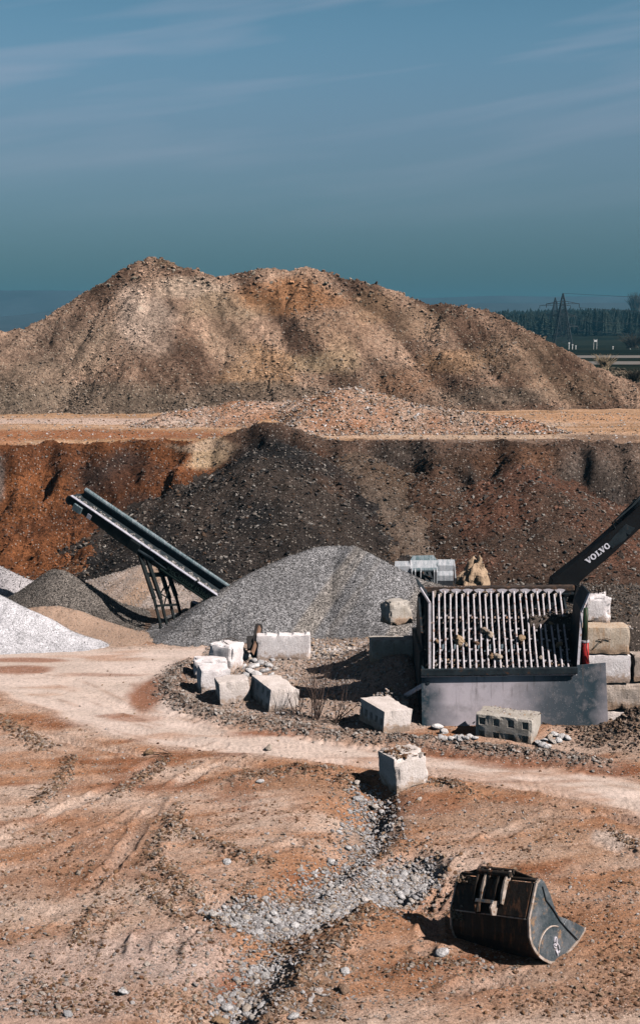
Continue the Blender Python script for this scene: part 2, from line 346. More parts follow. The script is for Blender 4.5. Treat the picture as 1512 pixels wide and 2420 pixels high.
def concrete_mat(name, c1, c2, stain=(.35, .2, .11), stainamt=.3, rough_b=.02):
    m, nt, b = new_mat(name); p = nt.nodes.new('ShaderNodeTexCoord').outputs['Object']; g = pos(nt)
    n = nz(nt, g, 2.3, 5, .6); n2 = nz(nt, g, 22, 5, .7); n3 = nz(nt, g, 70, 3, .7)
    c = ramp(nt, n.outputs[0], [(.32, c1), (.66, c2)]).outputs[0]
    mp = nt.nodes.new('ShaderNodeMapping'); nt.links.new(g, mp.inputs[0]); mp.inputs['Scale'].default_value = (9, 9, .8)
    n4 = nz(nt, mp.outputs[0], 1.2, 5, .65); k = ramp(nt, n4.outputs[0], [(.68-.3*stainamt, (0, 0, 0)), (.86-.2*stainamt, (1, 1, 1))])
    kk = nt.nodes.new('ShaderNodeMath'); kk.operation = 'MULTIPLY'; nt.links.new(k.outputs[0], kk.inputs[0]); kk.inputs[1].default_value = .85
    c = mix(nt, c, stain, kk.outputs[0])
    r = ramp(nt, n2.outputs[0], [(.28, (.7, .68, .66)), (.55, (1.03,)*3)]); c = mix(nt, c, r.outputs[0], 1, 'MULTIPLY')
    # mud splashed on the lower part, in broken patches
    sp = nt.nodes.new('ShaderNodeSeparateXYZ'); nt.links.new(p, sp.inputs[0]); ns = nz(nt, g, 5, 6, .7)
    ma = nt.nodes.new('ShaderNodeMath'); ma.operation = 'MULTIPLY_ADD'; nt.links.new(ns.outputs[0], ma.inputs[0]); ma.inputs[1].default_value = -1.1; nt.links.new(sp.outputs[2], ma.inputs[2])
    mr_ = nt.nodes.new('ShaderNodeMapRange'); nt.links.new(ma.outputs[0], mr_.inputs[0]); mr_.inputs['From Min'].default_value = -.42; mr_.inputs['From Max'].default_value = -.22; mr_.inputs['To Min'].default_value = .75; mr_.inputs['To Max'].default_value = 0
    c = mix(nt, c, (.36, .23, .15), mr_.outputs[0])
    nt.links.new(c, b.inputs['Base Color']); b.inputs['Roughness'].default_value = .92; b.inputs['Specular IOR Level'].default_value = .15
    bump(nt, b, [n2.outputs[0], n3.outputs[0]], [rough_b, rough_b*.35]); return m
def plain_mat(name, c, rough=.7, metallic=0, var=.25, scale=6.):
    m, nt, b = new_mat(name); p = pos(nt); n = nz(nt, p, scale, 5, .65)
    r = ramp(nt, n.outputs[0], [(.3, tuple(x*(1-var) for x in c)), (.7, tuple(min(1, x*(1+var)) for x in c))])
    nt.links.new(r.outputs[0], b.inputs['Base Color']); b.inputs['Roughness'].default_value = rough; b.inputs['Metallic'].default_value = metallic
    bump(nt, b, [n.outputs[0]], [.004]); return m

M = {}
M['ground'] = earth_mat('loose_soil', 15, 55, .5, (.05, .018), (.78, .62, .54), .55, 17)
M['road'] = earth_mat('packed_track', 9, 34, .26, (.02, .01), (.74, .60, .55), .3, 17)
M['face'] = earth_mat('quarry_soil', 6.5, 22, .8, (.22, .08), (.45, .40, .36), .9, 8)
M['terrace'] = earth_mat('terrace_soil', 3.5, 14, .4, (.08, .03), (.75, .6, .52), .5, 6)
M['mound'] = earth_mat('spoil_soil', 3.6, 11, .62, (.40, .15), (.50, .43, .34), .5, 5)
M['berm'] = earth_mat('gravelly_soil', 4, 13, .6, (.2, .08), (.70, .58, .5), 1.1, 5.5)
M['gravel'] = gravel_mat('crushed_stone', 24, .04, .2, 2.1)
M['gravel_white'] = gravel_mat('pale_crushed_stone', 26, .03, .55, 1.25)
M['sand'] = earth_mat('sandy_gravel', 10, 40, .2, (.03, .01), (.6, .5, .42), .3, 20)
M['stones'] = stone_mat('loose_stone')
M['cobble'] = stone_mat('cobble_stone', False, [(0, (.55, .53, .54)), (.25, (.72, .70, .72)), (.5, (.42, .41, .43)), (.7, (.78, .75, .76)), (1, (.52, .43, .36))])
M['rock'] = stone_mat('brown_rock', False, [(0, (.30, .17, .09)), (.4, (.42, .30, .2)), (.7, (.5, .42, .36)), (1, (.22, .12, .07))])
M['rock_tan'] = stone_mat('tan_rock', False, [(0, (.42, .29, .19)), (1, (.48, .35, .25))])
M['con'] = concrete_mat('pale_concrete', (.66, .60, .61), (.82, .77, .79), (.5, .4, .34), .15)
M['con_pink'] = concrete_mat('dusty_concrete', (.56, .49, .46), (.72, .64, .62), (.42, .32, .25), .25)
M['con_rust'] = concrete_mat('rust_stained_concrete', (.52, .42, .33), (.60, .50, .42), (.38, .20, .09), .75)
M['con_rough'] = concrete_mat('rough_concrete', (.44, .36, .31), (.56, .47, .42), (.36, .25, .17), .35, .045)
M['con_grey'] = concrete_mat('weathered_concrete', (.36, .32, .28), (.50, .46, .43), (.30, .22, .14), .3)

# ------------------------------------------------------------------ object helpers
def mesh_obj(name, verts, faces, mat=None, parent=None, smooth=False, colors=None):
    me = bpy.data.meshes.new(name)
    if isinstance(verts, np.ndarray) and isinstance(faces, np.ndarray):
        nv, nf, k = len(verts), len(faces), faces.shape[1]
        me.vertices.add(nv); me.vertices.foreach_set('co', verts.astype(np.float32).ravel())
        me.loops.add(nf*k); me.loops.foreach_set('vertex_index', faces.astype(np.int32).ravel())
        me.polygons.add(nf); me.polygons.foreach_set('loop_start', (np.arange(nf)*k).astype(np.int32))
        me.polygons.foreach_set('use_smooth', np.full(nf, smooth)); me.update(calc_edges=True)
    else:
        me.from_pydata([tuple(v) for v in verts], [], faces)
        for p in me.polygons: p.use_smooth = smooth
    if colors is not None:
        a = me.attributes.new('col', 'FLOAT_COLOR', 'POINT'); c4 = np.ones((len(me.vertices), 4), np.float32); c4[:, :3] = colors; a.data.foreach_set('color', c4.ravel())
    o = bpy.data.objects.new(name, me); col.objects.link(o)
    if mat: me.materials.append(mat)
    if parent: o.parent = parent
    return o
def bm_obj(name, bm, mat=None, parent=None, smooth=False, bevel=0):
    if bevel:
        bmesh.ops.bevel(bm, geom=bm.edges[:], offset=bevel, segments=1, affect='EDGES', clamp_overlap=True)
    bmesh.ops.recalc_face_normals(bm, faces=bm.faces)
    me = bpy.data.meshes.new(name); bm.to_mesh(me); bm.free()
    for p in me.polygons: p.use_smooth = smooth
    o = bpy.data.objects.new(name, me); col.objects.link(o)
    if mat: me.materials.append(mat)
    if parent: o.parent = parent
    return o
def tag(o, label=None, cat=None, group=None, kind=None):
    if label: o['label'] = label
    if cat: o['category'] = cat
    if group: o['group'] = group
    if kind: o['kind'] = kind
    return o
def empty(name, loc, label, cat, group=None, rz=0):
    o = bpy.data.objects.new(name, None); col.objects.link(o); o.location = loc; o.rotation_euler = (0, 0, rz); o.empty_display_size = .3
    return tag(o, label, cat, group)
def box(bm, a, b, w, h, up=Vector((0, 0, 1)), w2=None, h2=None):
    """bar of section w x h from a to b"""
    a, b = Vector(a), Vector(b); d = (b-a).normalized(); u = Vector(up)
    if abs(d.dot(u)) > .98: u = Vector((0, 1, 0))
    s = d.cross(u).normalized(); u = s.cross(d).normalized(); w2 = w2 or w; h2 = h2 or h
    v = [bm.verts.new(p+s*sx*ww/2+u*su*hh/2) for p, ww, hh in ((a, w, h), (b, w2, h2)) for sx, su in ((-1, -1), (1, -1), (1, 1), (-1, 1))]
    for f in ((0, 1, 2, 3), (7, 6, 5, 4), (0, 4, 5, 1), (1, 5, 6, 2), (2, 6, 7, 3), (3, 7, 4, 0)): bm.faces.new([v[i] for i in f])
def cbox(bm, c, s, rot=None):
    m = Matrix.Translation(Vector(c)) @ (rot.to_4x4() if rot else Matrix.Identity(4)) @ Matrix.Diagonal((*s, 1))
    bmesh.ops.create_cube(bm, size=1, matrix=m)
def tube(bm, pts, r, n=8):
    pts = [Vector(p) for p in pts]; rings = []
    rs = r if isinstance(r, (list, tuple)) else [r]*len(pts)
    for i, p in enumerate(pts):
        d = (pts[min(i+1, len(pts)-1)]-pts[max(i-1, 0)]).normalized(); u = Vector((0, 0, 1)) if abs(d.z) < .95 else Vector((0, 1, 0))
        s = d.cross(u).normalized(); u = s.cross(d)
        rings.append([bm.verts.new(p+(s*math.cos(2*math.pi*k/n)+u*math.sin(2*math.pi*k/n))*rs[i]) for k in range(n)])
    for a, b in zip(rings[:-1], rings[1:]):
        for k in range(n): bm.faces.new((a[k], a[(k+1) % n], b[(k+1) % n], b[k]))
    bm.faces.new(rings[0][::-1]); bm.faces.new(rings[-1])
def prism(bm, pts, ext):
    """flat outline pts pushed along ext"""
    pts = [Vector(p) for p in pts]; e = Vector(ext)
    a = [bm.verts.new(p) for p in pts]; b = [bm.verts.new(p+e) for p in pts]; n = len(pts)
    bm.faces.new(a); bm.faces.new(b[::-1])
    for i in range(n): bm.faces.new((a[i], b[i], b[(i+1) % n], a[(i+1) % n]))
def wpart(name, fn, mat, parent, bevel=0, smooth=False, label=None, kind=None):
    """part built in world coordinates under a thing placed at parent.location"""
    bm = bmesh.new(); fn(bm); bmesh.ops.translate(bm, verts=bm.verts, vec=-Vector(parent.location)) if parent is not None else None
    o = bm_obj(name, bm, mat, parent, smooth, bevel)
    if label: o['label'] = label
    if kind: o['kind'] = kind
    return o

# stone shapes
def stone_mesh(name, seed, sub, amp, flat, mat, angular=False):
    bm = bmesh.new(); bmesh.ops.create_icosphere(bm, subdivisions=sub, radius=.5)
    r = random.Random(seed); off = [r.uniform(-20, 20) for _ in range(3)]
    co = np.array([v.co for v in bm.verts])*2
    n = vn3(co[:, 0]*1.1+off[0], co[:, 1]*1.1+off[1], co[:, 2]*1.1+off[2], seed)-.5
    n2 = vn3(co[:, 0]*2.7+off[1], co[:, 1]*2.7+off[2], co[:, 2]*2.7+off[0], seed+3)-.5
    for v, a, b in zip(bm.verts, n, n2): v.co *= 1+amp*(a*1.6+b*.7)
    if angular:
        for _ in range(7):
            d = Vector((r.gauss(0, 1), r.gauss(0, 1), r.gauss(0, 1))).normalized(); h = r.uniform(.26, .38)
            for v in bm.verts:
                k = v.co.dot(d)
                if k > h: v.co -= d*(k-h)
    for v in bm.verts: v.co.z *= flat
    me = bpy.data.meshes.new(name); bm.to_mesh(me); bm.free(); me.materials.append(mat)
    for p in me.polygons: p.use_smooth = not angular
    return me
def proto_coll(name, n, sub, amp, flat, mat, angular):
    c = bpy.data.collections.new(name)
    for i in range(n):
        c.objects.link(bpy.data.objects.new('%s_%s' % (name, 'abcdef'[i]), stone_mesh(name, 11*i+len(name), sub, amp, flat, mat, angular)))
    return c
C_round = proto_coll('pebble_shape', 4, 2, .35, .62, M['stones'], False)
C_ang = proto_coll('chip_shape', 4, 1, .5, .8, M['stones'], True)
C_clod = proto_coll('clod_shape', 4, 2, .7, .75, M['stones'], True)
def scatter_tree(coll):
    ng = bpy.data.node_groups.new('scatter_'+coll.name, 'GeometryNodeTree')
    ng.interface.new_socket('Geometry', in_out='INPUT', socket_type='NodeSocketGeometry'); ng.interface.new_socket('Geometry', in_out='OUTPUT', socket_type='NodeSocketGeometry')
    N, L = ng.nodes, ng.links; gi = N.new('NodeGroupInput'); go = N.new('NodeGroupOutput')
    mp = N.new('GeometryNodeMeshToPoints'); iop = N.new('GeometryNodeInstanceOnPoints'); ci = N.new('GeometryNodeCollectionInfo')
    ci.inputs['Collection'].default_value = coll; ci.inputs['Separate Children'].default_value = True; ci.inputs['Reset Children'].default_value = True
    ia = N.new('GeometryNodeInputNamedAttribute'); ia.data_type = 'INT'; ia.inputs['Name'].default_value = 'idx'
    ra = N.new('GeometryNodeInputNamedAttribute'); ra.data_type = 'FLOAT_VECTOR'; ra.inputs['Name'].default_value = 'rot'
    sa = N.new('GeometryNodeInputNamedAttribute'); sa.data_type = 'FLOAT_VECTOR'; sa.inputs['Name'].default_value = 'scl'
    er = N.new('FunctionNodeEulerToRotation')
    L.new(gi.outputs[0], mp.inputs['Mesh']); L.new(mp.outputs[0], iop.inputs['Points']); L.new(ci.outputs[0], iop.inputs['Instance'])
    iop.inputs['Pick Instance'].default_value = True
    L.new(ia.outputs['Attribute'], iop.inputs['Instance Index']); L.new(ra.outputs['Attribute'], er.inputs[0]); L.new(er.outputs[0], iop.inputs['Rotation']); L.new(sa.outputs['Attribute'], iop.inputs['Scale'])
    L.new(iop.outputs[0], go.inputs[0]); return ng
TREES = {}
def scatter(name, pts, size, cols, coll, parent=None, squash=(.6, 1.0)):
    """loose stones as one object: pts (n,3), size (n,), cols (n,3)"""
    n = len(pts); me = bpy.data.meshes.new(name); me.vertices.add(n); me.vertices.foreach_set('co', np.asarray(pts, np.float32).ravel())
    a = me.attributes.new('rot', 'FLOAT_VECTOR', 'POINT'); r = rng.uniform(-math.pi, math.pi, (n, 3)); r[:, :2] *= .22 if coll is not C_ang else 1; a.data.foreach_set('vector', r.astype(np.float32).ravel())
    a = me.attributes.new('scl', 'FLOAT_VECTOR', 'POINT'); s = np.asarray(size)[:, None]*np.stack([rng.uniform(.85, 1.5, n), rng.uniform(.7, 1.1, n), rng.uniform(*squash, n)], 1)
    a.data.foreach_set('vector', s.astype(np.float32).ravel())
    a = me.attributes.new('pcol', 'FLOAT_COLOR', 'POINT'); c4 = np.ones((n, 4), np.float32); c4[:, :3] = cols; a.data.foreach_set('color', c4.ravel())
    a = me.attributes.new('idx', 'INT', 'POINT'); a.data.foreach_set('value', rng.integers(0, 4, n).astype(np.int32))
    o = bpy.data.objects.new(name, me); col.objects.link(o); o['kind'] = 'stuff'
    if parent: o.parent = parent
    if coll.name not in TREES: TREES[coll.name] = scatter_tree(coll)
    md = o.modifiers.new('scatter', 'NODES'); md.node_group = TREES[coll.name]
    return o
def pick(n, pal, jit=.12):
    pal = np.array(pal); c = pal[rng.integers(0, len(pal), n)]; return np.clip(c*(1+rng.uniform(-jit, jit, (n, 1))), 0, 1)
PAL_PALE = [(.66, .58, .56), (.74, .68, .68), (.56, .46, .41), (.46, .37, .31), (.68, .58, .52), (.40, .36, .35), (.54, .37, .26)]
PAL_SOIL = [(.38, .22, .13), (.30, .17, .10), (.46, .32, .22), (.56, .45, .38), (.25, .15, .10)]
PAL_DARK = [(.06, .055, .055), (.12, .10, .09), (.20, .17, .15), (.34, .31, .29), (.10, .06, .04)]
PAL_GREY = [(.08, .08, .085), (.16, .155, .16), (.26, .25, .255), (.38, .36, .36), (.58, .55, .55), (.05, .05, .055), (.20, .17, .15)]

# ------------------------------------------------------------------ ground, face, terrace (one fan-shaped sheet cut into its kinds)
def blob(c, x, y, cx, cy, rx, ry, color, k=.9, seed=0, wob=.45):
    d = np.sqrt(((x-cx)/rx)**2+((y-cy)/ry)**2)+wob*fbm(x*1.2/max(rx, .5)+seed, y*1.2/max(ry, .5), 4, 80+seed)
    w = (1-sst(.55, 1.15, d))*k
    return c*(1-w[:, None])+np.array(color)*w[:, None]
def ground_color(x, y, z):
    n = len(x); c = np.empty((n, 3)); base = np.array([.40, .21, .125]); pale = np.array([.53, .39, .32]); rust = np.array([.235, .09, .042])
    a = fbm(x*.22, y*.35, 4, 90)[:, None]; b = fbm(x*.6, y*.9, 4, 91)[:, None]; s_ = fbm((x+.6*y)*.35, (y-.4*x)*1.6, 4, 92)[:, None]
    c[:] = base
    c = c+(pale-base)*np.clip(.42+1.5*a+1.1*s_, 0, 1)
    c = c+(rust-c)*np.clip(-.25+1.5*b-.9*s_, 0, .75)
    def B(px, py, rx, ry, cl, k=.9, seed=0, wob=.45, z_=0):
        nonlocal c
        cx, cy = P0(px, py, z_); D = cy; sx = rx*D/F_; sy = ry*D*D/(F_*CAMZ)
        c = blob(c, x, y, cx, cy, sx, sy, cl, k, seed, wob)
    # left foreground: pale dusty ground bottom left, warmer middle
    B(120, 2330, 330, 150, (.50, .37, .32), .75, 1); B(430, 2260, 210, 90, (.50, .38, .34), .7, 2)
    B(250, 2000, 220, 110, (.30, .145, .08), .65, 3); B(560, 2310, 90, 45, (.27, .10, .05), .75, 4)
    B(120, 2090, 160, 50, (.33, .17, .10), .5, 5); B(1380, 2330, 260, 110, (.40, .26, .19), .55, 6)
    B(1100, 2330, 200, 60, (.28, .13, .07), .6, 7); B(1250, 2180, 220, 60, (.33, .17, .10), .6, 8)
    B(1180, 1930, 240, 40, (.38, .27, .21), .6, 9); B(1000, 1900, 120, 35, (.29, .12, .06), .7, 10)
    B(1330, 2000, 180, 60, (.42, .27, .19), .6, 11); B(700, 1850, 190, 30, (.30, .18, .12), .6, 12)
    B(1450, 1985, 60, 28, (.62, .50, .44), .8, 13); 
    B(650, 2330, 70, 110, (.36, .26, .20), .8, 15); B(760, 2330, 45, 120, (.22, .15, .11), .7, 16)
    B(885, 1960, 60, 80, (.30, .22, .18), .7, 17)
    rd = road_soft(x, y)[:, None]
    streak = fbm(x*.25+y*.1, y*1.5, 4, 95)[:, None]
    rc = np.array([.56, .45, .40])+np.array([.12, .10, .10])*streak; rk = np.clip(fbm(x*.35+y*.12+7, y*1.1-x*.1, 4, 96)[:, None]*2.2-.35, 0, .75); rc = rc+(np.array([.40, .24, .17])-rc)*rk
    c = c*(1-rd)+rc*rd
    RU = (.23, .09, .045)
    for q in [(360, 1640, 62, 44, .9, 21), (330, 1700, 90, 10, .6, 22), (60, 1560, 110, 8, .75, 23), (50, 1585, 90, 12, .8, 24), (250, 1598, 120, 6, .5, 25),
              (800, 1738, 300, 8, .9, 26), (1130, 1782, 150, 22, .95, 27), (1290, 1800, 180, 24, .9, 28), (1440, 1820, 110, 24, .85, 29), (270, 1694, 60, 6, .6, 30), (560, 1783, 90, 6, .5, 31),
              (1020, 1782, 60, 8, .6, 32), (1200, 1850, 260, 5, .35, 33), (900, 1790, 200, 3, .3, 34), (470, 1590, 55, 28, .7, 36)]:
        B(q[0], q[1], q[2], q[3], RU, q[4], q[5])
    for pts, w_ in TRK_W:
        d, s, ln = pl(x, y, pts); w = (np.exp(-(d/w_)**2)*.35*sst(-.3, .3, fbm(x*.7, y*.7, 3, 26)))[:, None]; c = c*(1-w)+np.array([.58, .45, .39])*w
        w = (np.exp(-((d-w_*1.6)/(w_*.4))**2)*.4*sst(-.2, .3, fbm(x*.9, y*.9, 3, 28)))[:, None]; c = c*(1-w)+np.array([.26, .14, .085])*w
    pe = pl(x, y, POOL_L)[0]/.85+.3*fbm(x*1.5, y*1.5, 3, 12); w = (1-sst(.5, 1.1, pe))[:, None]*.85; c = c*(1-w)+np.array([.50, .46, .46])*w
    # berm of clods, grey-brown
    d, s, ln = pl(x, y, BERM_W); w = np.exp(-(d/.5)**2)[:, None]*.85
    c = c*(1-w)+np.array([.33, .245, .205])*w
    isl = inpoly(x, y, ISL); w = np.where(isl, .85, 0)[:, None]
    ic = np.array([.44, .335, .285])+np.array([.10, .07, .05])*fbm(x*.8, y*.8, 4, 97)[:, None]
    c = c*(1-w)+ic*w
    B(860, 1600, 90, 50, (.42, .26, .18), .6, 35)
    w = (sst(6.0, 6.4, x)*sst(39.6, 40.0, y))[:, None]; c = c*(1-w)+np.array([.10, .08, .07])*w
    w = np.exp(-(((x-8.9)/1.5)**2+((y-37.4)/1.3)**2))[:, None]; c = c*(1-w)+np.array([.22, .15, .11])*w
    # pit floor behind the piles
    w = sst(48.5, 51, y+.3*a[:, 0])[:, None]; c = c*(1-w)+np.array([.15, .10, .075])*w
    return np.clip(c, .01, .9)
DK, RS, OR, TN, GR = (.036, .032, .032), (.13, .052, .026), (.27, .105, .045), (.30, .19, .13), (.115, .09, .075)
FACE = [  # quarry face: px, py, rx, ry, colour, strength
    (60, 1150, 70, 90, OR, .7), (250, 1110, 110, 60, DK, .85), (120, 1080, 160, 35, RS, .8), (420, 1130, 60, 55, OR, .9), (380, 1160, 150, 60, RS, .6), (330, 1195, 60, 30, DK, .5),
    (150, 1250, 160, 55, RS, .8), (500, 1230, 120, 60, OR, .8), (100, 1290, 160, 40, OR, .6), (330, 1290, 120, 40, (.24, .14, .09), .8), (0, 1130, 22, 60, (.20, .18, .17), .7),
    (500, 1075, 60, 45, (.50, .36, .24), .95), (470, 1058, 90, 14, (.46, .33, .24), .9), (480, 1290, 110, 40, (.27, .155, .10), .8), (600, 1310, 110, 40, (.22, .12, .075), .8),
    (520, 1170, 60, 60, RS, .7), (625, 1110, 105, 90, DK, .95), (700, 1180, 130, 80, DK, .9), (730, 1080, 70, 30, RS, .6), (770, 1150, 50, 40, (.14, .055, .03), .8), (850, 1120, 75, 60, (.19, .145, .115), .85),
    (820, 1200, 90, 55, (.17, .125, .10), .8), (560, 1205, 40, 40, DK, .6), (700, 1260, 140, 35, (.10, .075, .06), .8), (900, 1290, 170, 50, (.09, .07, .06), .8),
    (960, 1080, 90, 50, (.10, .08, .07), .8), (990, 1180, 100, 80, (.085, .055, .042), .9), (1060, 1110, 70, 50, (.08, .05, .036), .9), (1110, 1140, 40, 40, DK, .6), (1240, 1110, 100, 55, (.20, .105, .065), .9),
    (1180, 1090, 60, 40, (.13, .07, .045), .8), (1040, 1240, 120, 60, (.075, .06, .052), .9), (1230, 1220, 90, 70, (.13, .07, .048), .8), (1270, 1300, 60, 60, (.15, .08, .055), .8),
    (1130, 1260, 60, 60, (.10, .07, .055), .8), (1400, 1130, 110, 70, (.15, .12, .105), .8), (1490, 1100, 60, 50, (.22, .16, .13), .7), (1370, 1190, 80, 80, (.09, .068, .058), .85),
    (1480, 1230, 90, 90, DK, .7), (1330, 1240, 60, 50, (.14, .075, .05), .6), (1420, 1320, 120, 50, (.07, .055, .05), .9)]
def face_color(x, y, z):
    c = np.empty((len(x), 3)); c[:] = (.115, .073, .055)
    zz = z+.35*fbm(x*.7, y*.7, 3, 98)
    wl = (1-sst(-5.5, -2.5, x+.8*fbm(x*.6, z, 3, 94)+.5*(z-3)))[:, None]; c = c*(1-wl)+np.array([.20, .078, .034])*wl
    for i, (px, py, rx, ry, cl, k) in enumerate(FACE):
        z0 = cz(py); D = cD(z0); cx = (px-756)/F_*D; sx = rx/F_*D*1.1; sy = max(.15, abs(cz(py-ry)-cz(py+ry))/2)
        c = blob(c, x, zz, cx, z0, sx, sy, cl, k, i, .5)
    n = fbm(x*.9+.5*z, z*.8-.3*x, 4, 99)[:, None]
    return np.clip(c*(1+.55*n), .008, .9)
def terrace_color(x, y, z):
    c = np.empty((len(x), 3)); c[:] = (.44, .27, .17)
    s_ = fbm(x*.12, y*1.1, 4, 101)[:, None]; c = c+np.array([.16, .13, .12])*s_
    def B(px, py, rx, ry, cl, k, seed):
        nonlocal c
        cx, cy = P0(px, py, ZT); D = cy; c = blob(c, x, y, cx, cy, rx*D/F_, ry*D*D/(F_*(CAMZ-ZT)), cl, k, seed, .25)
    B(150, 994, 420, 9, (.56, .42, .36), .9, 1); B(200, 1026, 420, 14, (.30, .125, .06), .95, 2); B(30, 1035, 60, 18, (.38, .17, .085), .7, 3)
    B(480, 1030, 150, 8, (.27, .12, .065), .8, 4); B(1400, 985, 170, 12, (.46, .26, .15), .7, 5); B(1150, 1030, 420, 9, (.50, .37, .28), .85, 6)
    B(1150, 1041, 420, 5, (.14, .095, .075), .9, 7); B(1430, 1032, 130, 9, (.17, .11, .08), .8, 8); B(1320, 1003, 60, 5, (.5, .38, .31), .6, 9)
    return np.clip(c, .02, .9)
def build_ground():
    ys = [14.0]
    while ys[-1] < 60.5: ys.append(ys[-1]+max(.034, .0021*ys[-1]))
    while ys[-1] < 74.5: ys.append(ys[-1]+.085)
    while ys[-1] < 122: ys.append(ys[-1]+.55)
    Y = np.array(ys); U = np.linspace(-.34, .34, 620)
    yy, uu = np.meshgrid(Y, U, indexing='ij'); X = (uu*yy).ravel(); Yv = yy.ravel()
    Z = H(X, Yv); nr, nc = len(Y), len(U)
    i = np.arange(nr-1)[:, None]*nc+np.arange(nc-1)[None, :]
    F = np.stack([i, i+1, i+nc+1, i+nc], -1).reshape(-1, 4)
    V = np.stack([X, Yv, Z], 1)
    fx = X[F[:, 0]]; fy = Yv[F[:, 0]]; t = face_t(fx, fy)
    rd = road_soft(fx, fy) > .5
    kind = np.where(rd & (fy < 55), 1, 0); kind = np.where((t > 0) & (fy > 55), 2, kind); kind = np.where((t > 1.0) & (fy > 68), 3, kind)
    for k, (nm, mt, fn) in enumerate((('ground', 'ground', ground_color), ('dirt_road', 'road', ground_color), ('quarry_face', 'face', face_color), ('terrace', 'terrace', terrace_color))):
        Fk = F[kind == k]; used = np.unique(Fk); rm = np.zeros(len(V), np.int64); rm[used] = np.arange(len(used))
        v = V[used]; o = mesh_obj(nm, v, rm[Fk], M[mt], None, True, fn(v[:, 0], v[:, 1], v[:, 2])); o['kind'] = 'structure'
build_ground()

# ------------------------------------------------------------------ heaps: a crest line and slopes falling away from it
def heap(name, label, cat, crest, slope, res, mat, colorfn, amp=.1, run=.0, rnd=.35, floor=None, seed=0, group=None, samp=26, cut=.12, smooth=True, fine=.0):
    pts = [P(*c[:3]) if len(c) == 3 else P(*c[:3])+Vector((0, 0, c[3])) for c in crest]
    A = np.array([tuple(p) for p in pts]); seg = []
    for a, b in zip(A[:-1], A[1:]):
        k = max(2, int(np.linalg.norm(b-a)/max(res*2.5, .3)))
        for t in np.linspace(0, 1, k, endpoint=False): seg.append(a+(b-a)*t)
    seg.append(A[-1]); seg = np.array(seg)
    zf = 0 if floor is None else floor; r = (seg[:, 2].max()-zf)/slope+1.2
    x0, x1, y0, y1 = seg[:, 0].min()-r, seg[:, 0].max()+r, seg[:, 1].min()-r, seg[:, 1].max()+r
    X, Y = np.meshgrid(np.arange(x0, x1, res), np.arange(y0, y1, res)); sh = X.shape; x, y = X.ravel(), Y.ravel()
    wx = x+amp*1.6*fbm(x*.5, y*.5, 3, seed+1); wy = y+amp*1.6*fbm(x*.5, y*.5, 3, seed+2)
    z = np.full(x.shape, -99.); arg = np.zeros(x.shape)
    for k, (cx, cy, cz_) in enumerate(seg):
        q = cz_-slope*(np.sqrt((wx-cx)**2+(wy-cy)**2+rnd*rnd)-rnd); m = q > z; z[m] = q[m]; arg[m] = k
    g = H(x, y, False) if floor is None else np.full(x.shape, floor)
    dn = np.sqrt((x-seg[arg.astype(int), 0])**2+(y-seg[arg.astype(int), 1])**2)
    if run:
        ang = np.arctan2(y-seg[arg.astype(int), 1], x-seg[arg.astype(int), 0]); s_ = arg*.35*res*2.5+ang*1.7
        z = z+run*sst(.3, 2.5, dn)*fbm(s_*1.3, dn*.16, 3, seed+5)
    z = z+amp*fbm(x*.6, y*.6, 4, seed+3)+fine*fbm(x*2.4, y*2.4, 4, seed+4)
    # toe spreads out
    hgt = z-g; z = np.where(hgt < .5, g+np.where(hgt > -.5, .5*((hgt+.5))**2/1.0, -.3), z)
    z = np.where(hgt < -.45, g-.3, z)
    i = np.arange(sh[0]-1)[:, None]*sh[1]+np.arange(sh[1]-1)[None, :]; F = np.stack([i, i+1, i+sh[1]+1, i+sh[1]], -1).reshape(-1, 4)
    keep = (z-g)[F].max(1) > -cut; F = F[keep]; used = np.unique(F); rm = np.zeros(len(z), np.int64); rm[used] = np.arange(len(used))
    V = np.stack([x, y, z], 1)[used]; C = colorfn(V[:, 0], V[:, 1], V[:, 2], dn[used])
    org = Vector((float(V[:, 0].mean()), float(V[:, 1].mean()), float(zf)))
    o = mesh_obj(name, V-np.array(org), rm[F], mat, None, smooth, C); o.location = org; tag(o, label, cat, group)
    o.data['n'] = 0
    return o, V, seg
def sample(V, n, ymax=None, w=None):
    idx = rng.choice(len(V), n, p=w); return V[idx]+np.c_[rng.uniform(-.04, .04, (n, 2)), np.zeros(n)]
def grains(o, V, n, smin, smax, pal, coll, name='loose_gravel', w=None, sink=.2, mult=None, local=None, pw=2.2):
    idx = rng.choice(len(V), n, p=w); p = V[idx]+np.c_[rng.uniform(-.04, .04, (n, 2)), np.zeros(n)]; s = smin*(smax/smin)**(rng.random(n)**pw)
    c = pick(n, pal) if pal else None
    if local is not None:
        lc = local(p[:, 0], p[:, 1], p[:, 2], None)*rng.uniform(.6, 1.45, (n, 1)); c = lc if c is None else np.where(rng.random((n, 1)) < .22, c, lc)
    if mult is not None: c = np.clip(c*mult, 0, 1)
    p = p-np.array(o.location); p[:, 2] += s*(.5-sink)*.6
    return scatter(name, p, s, c, coll, o)

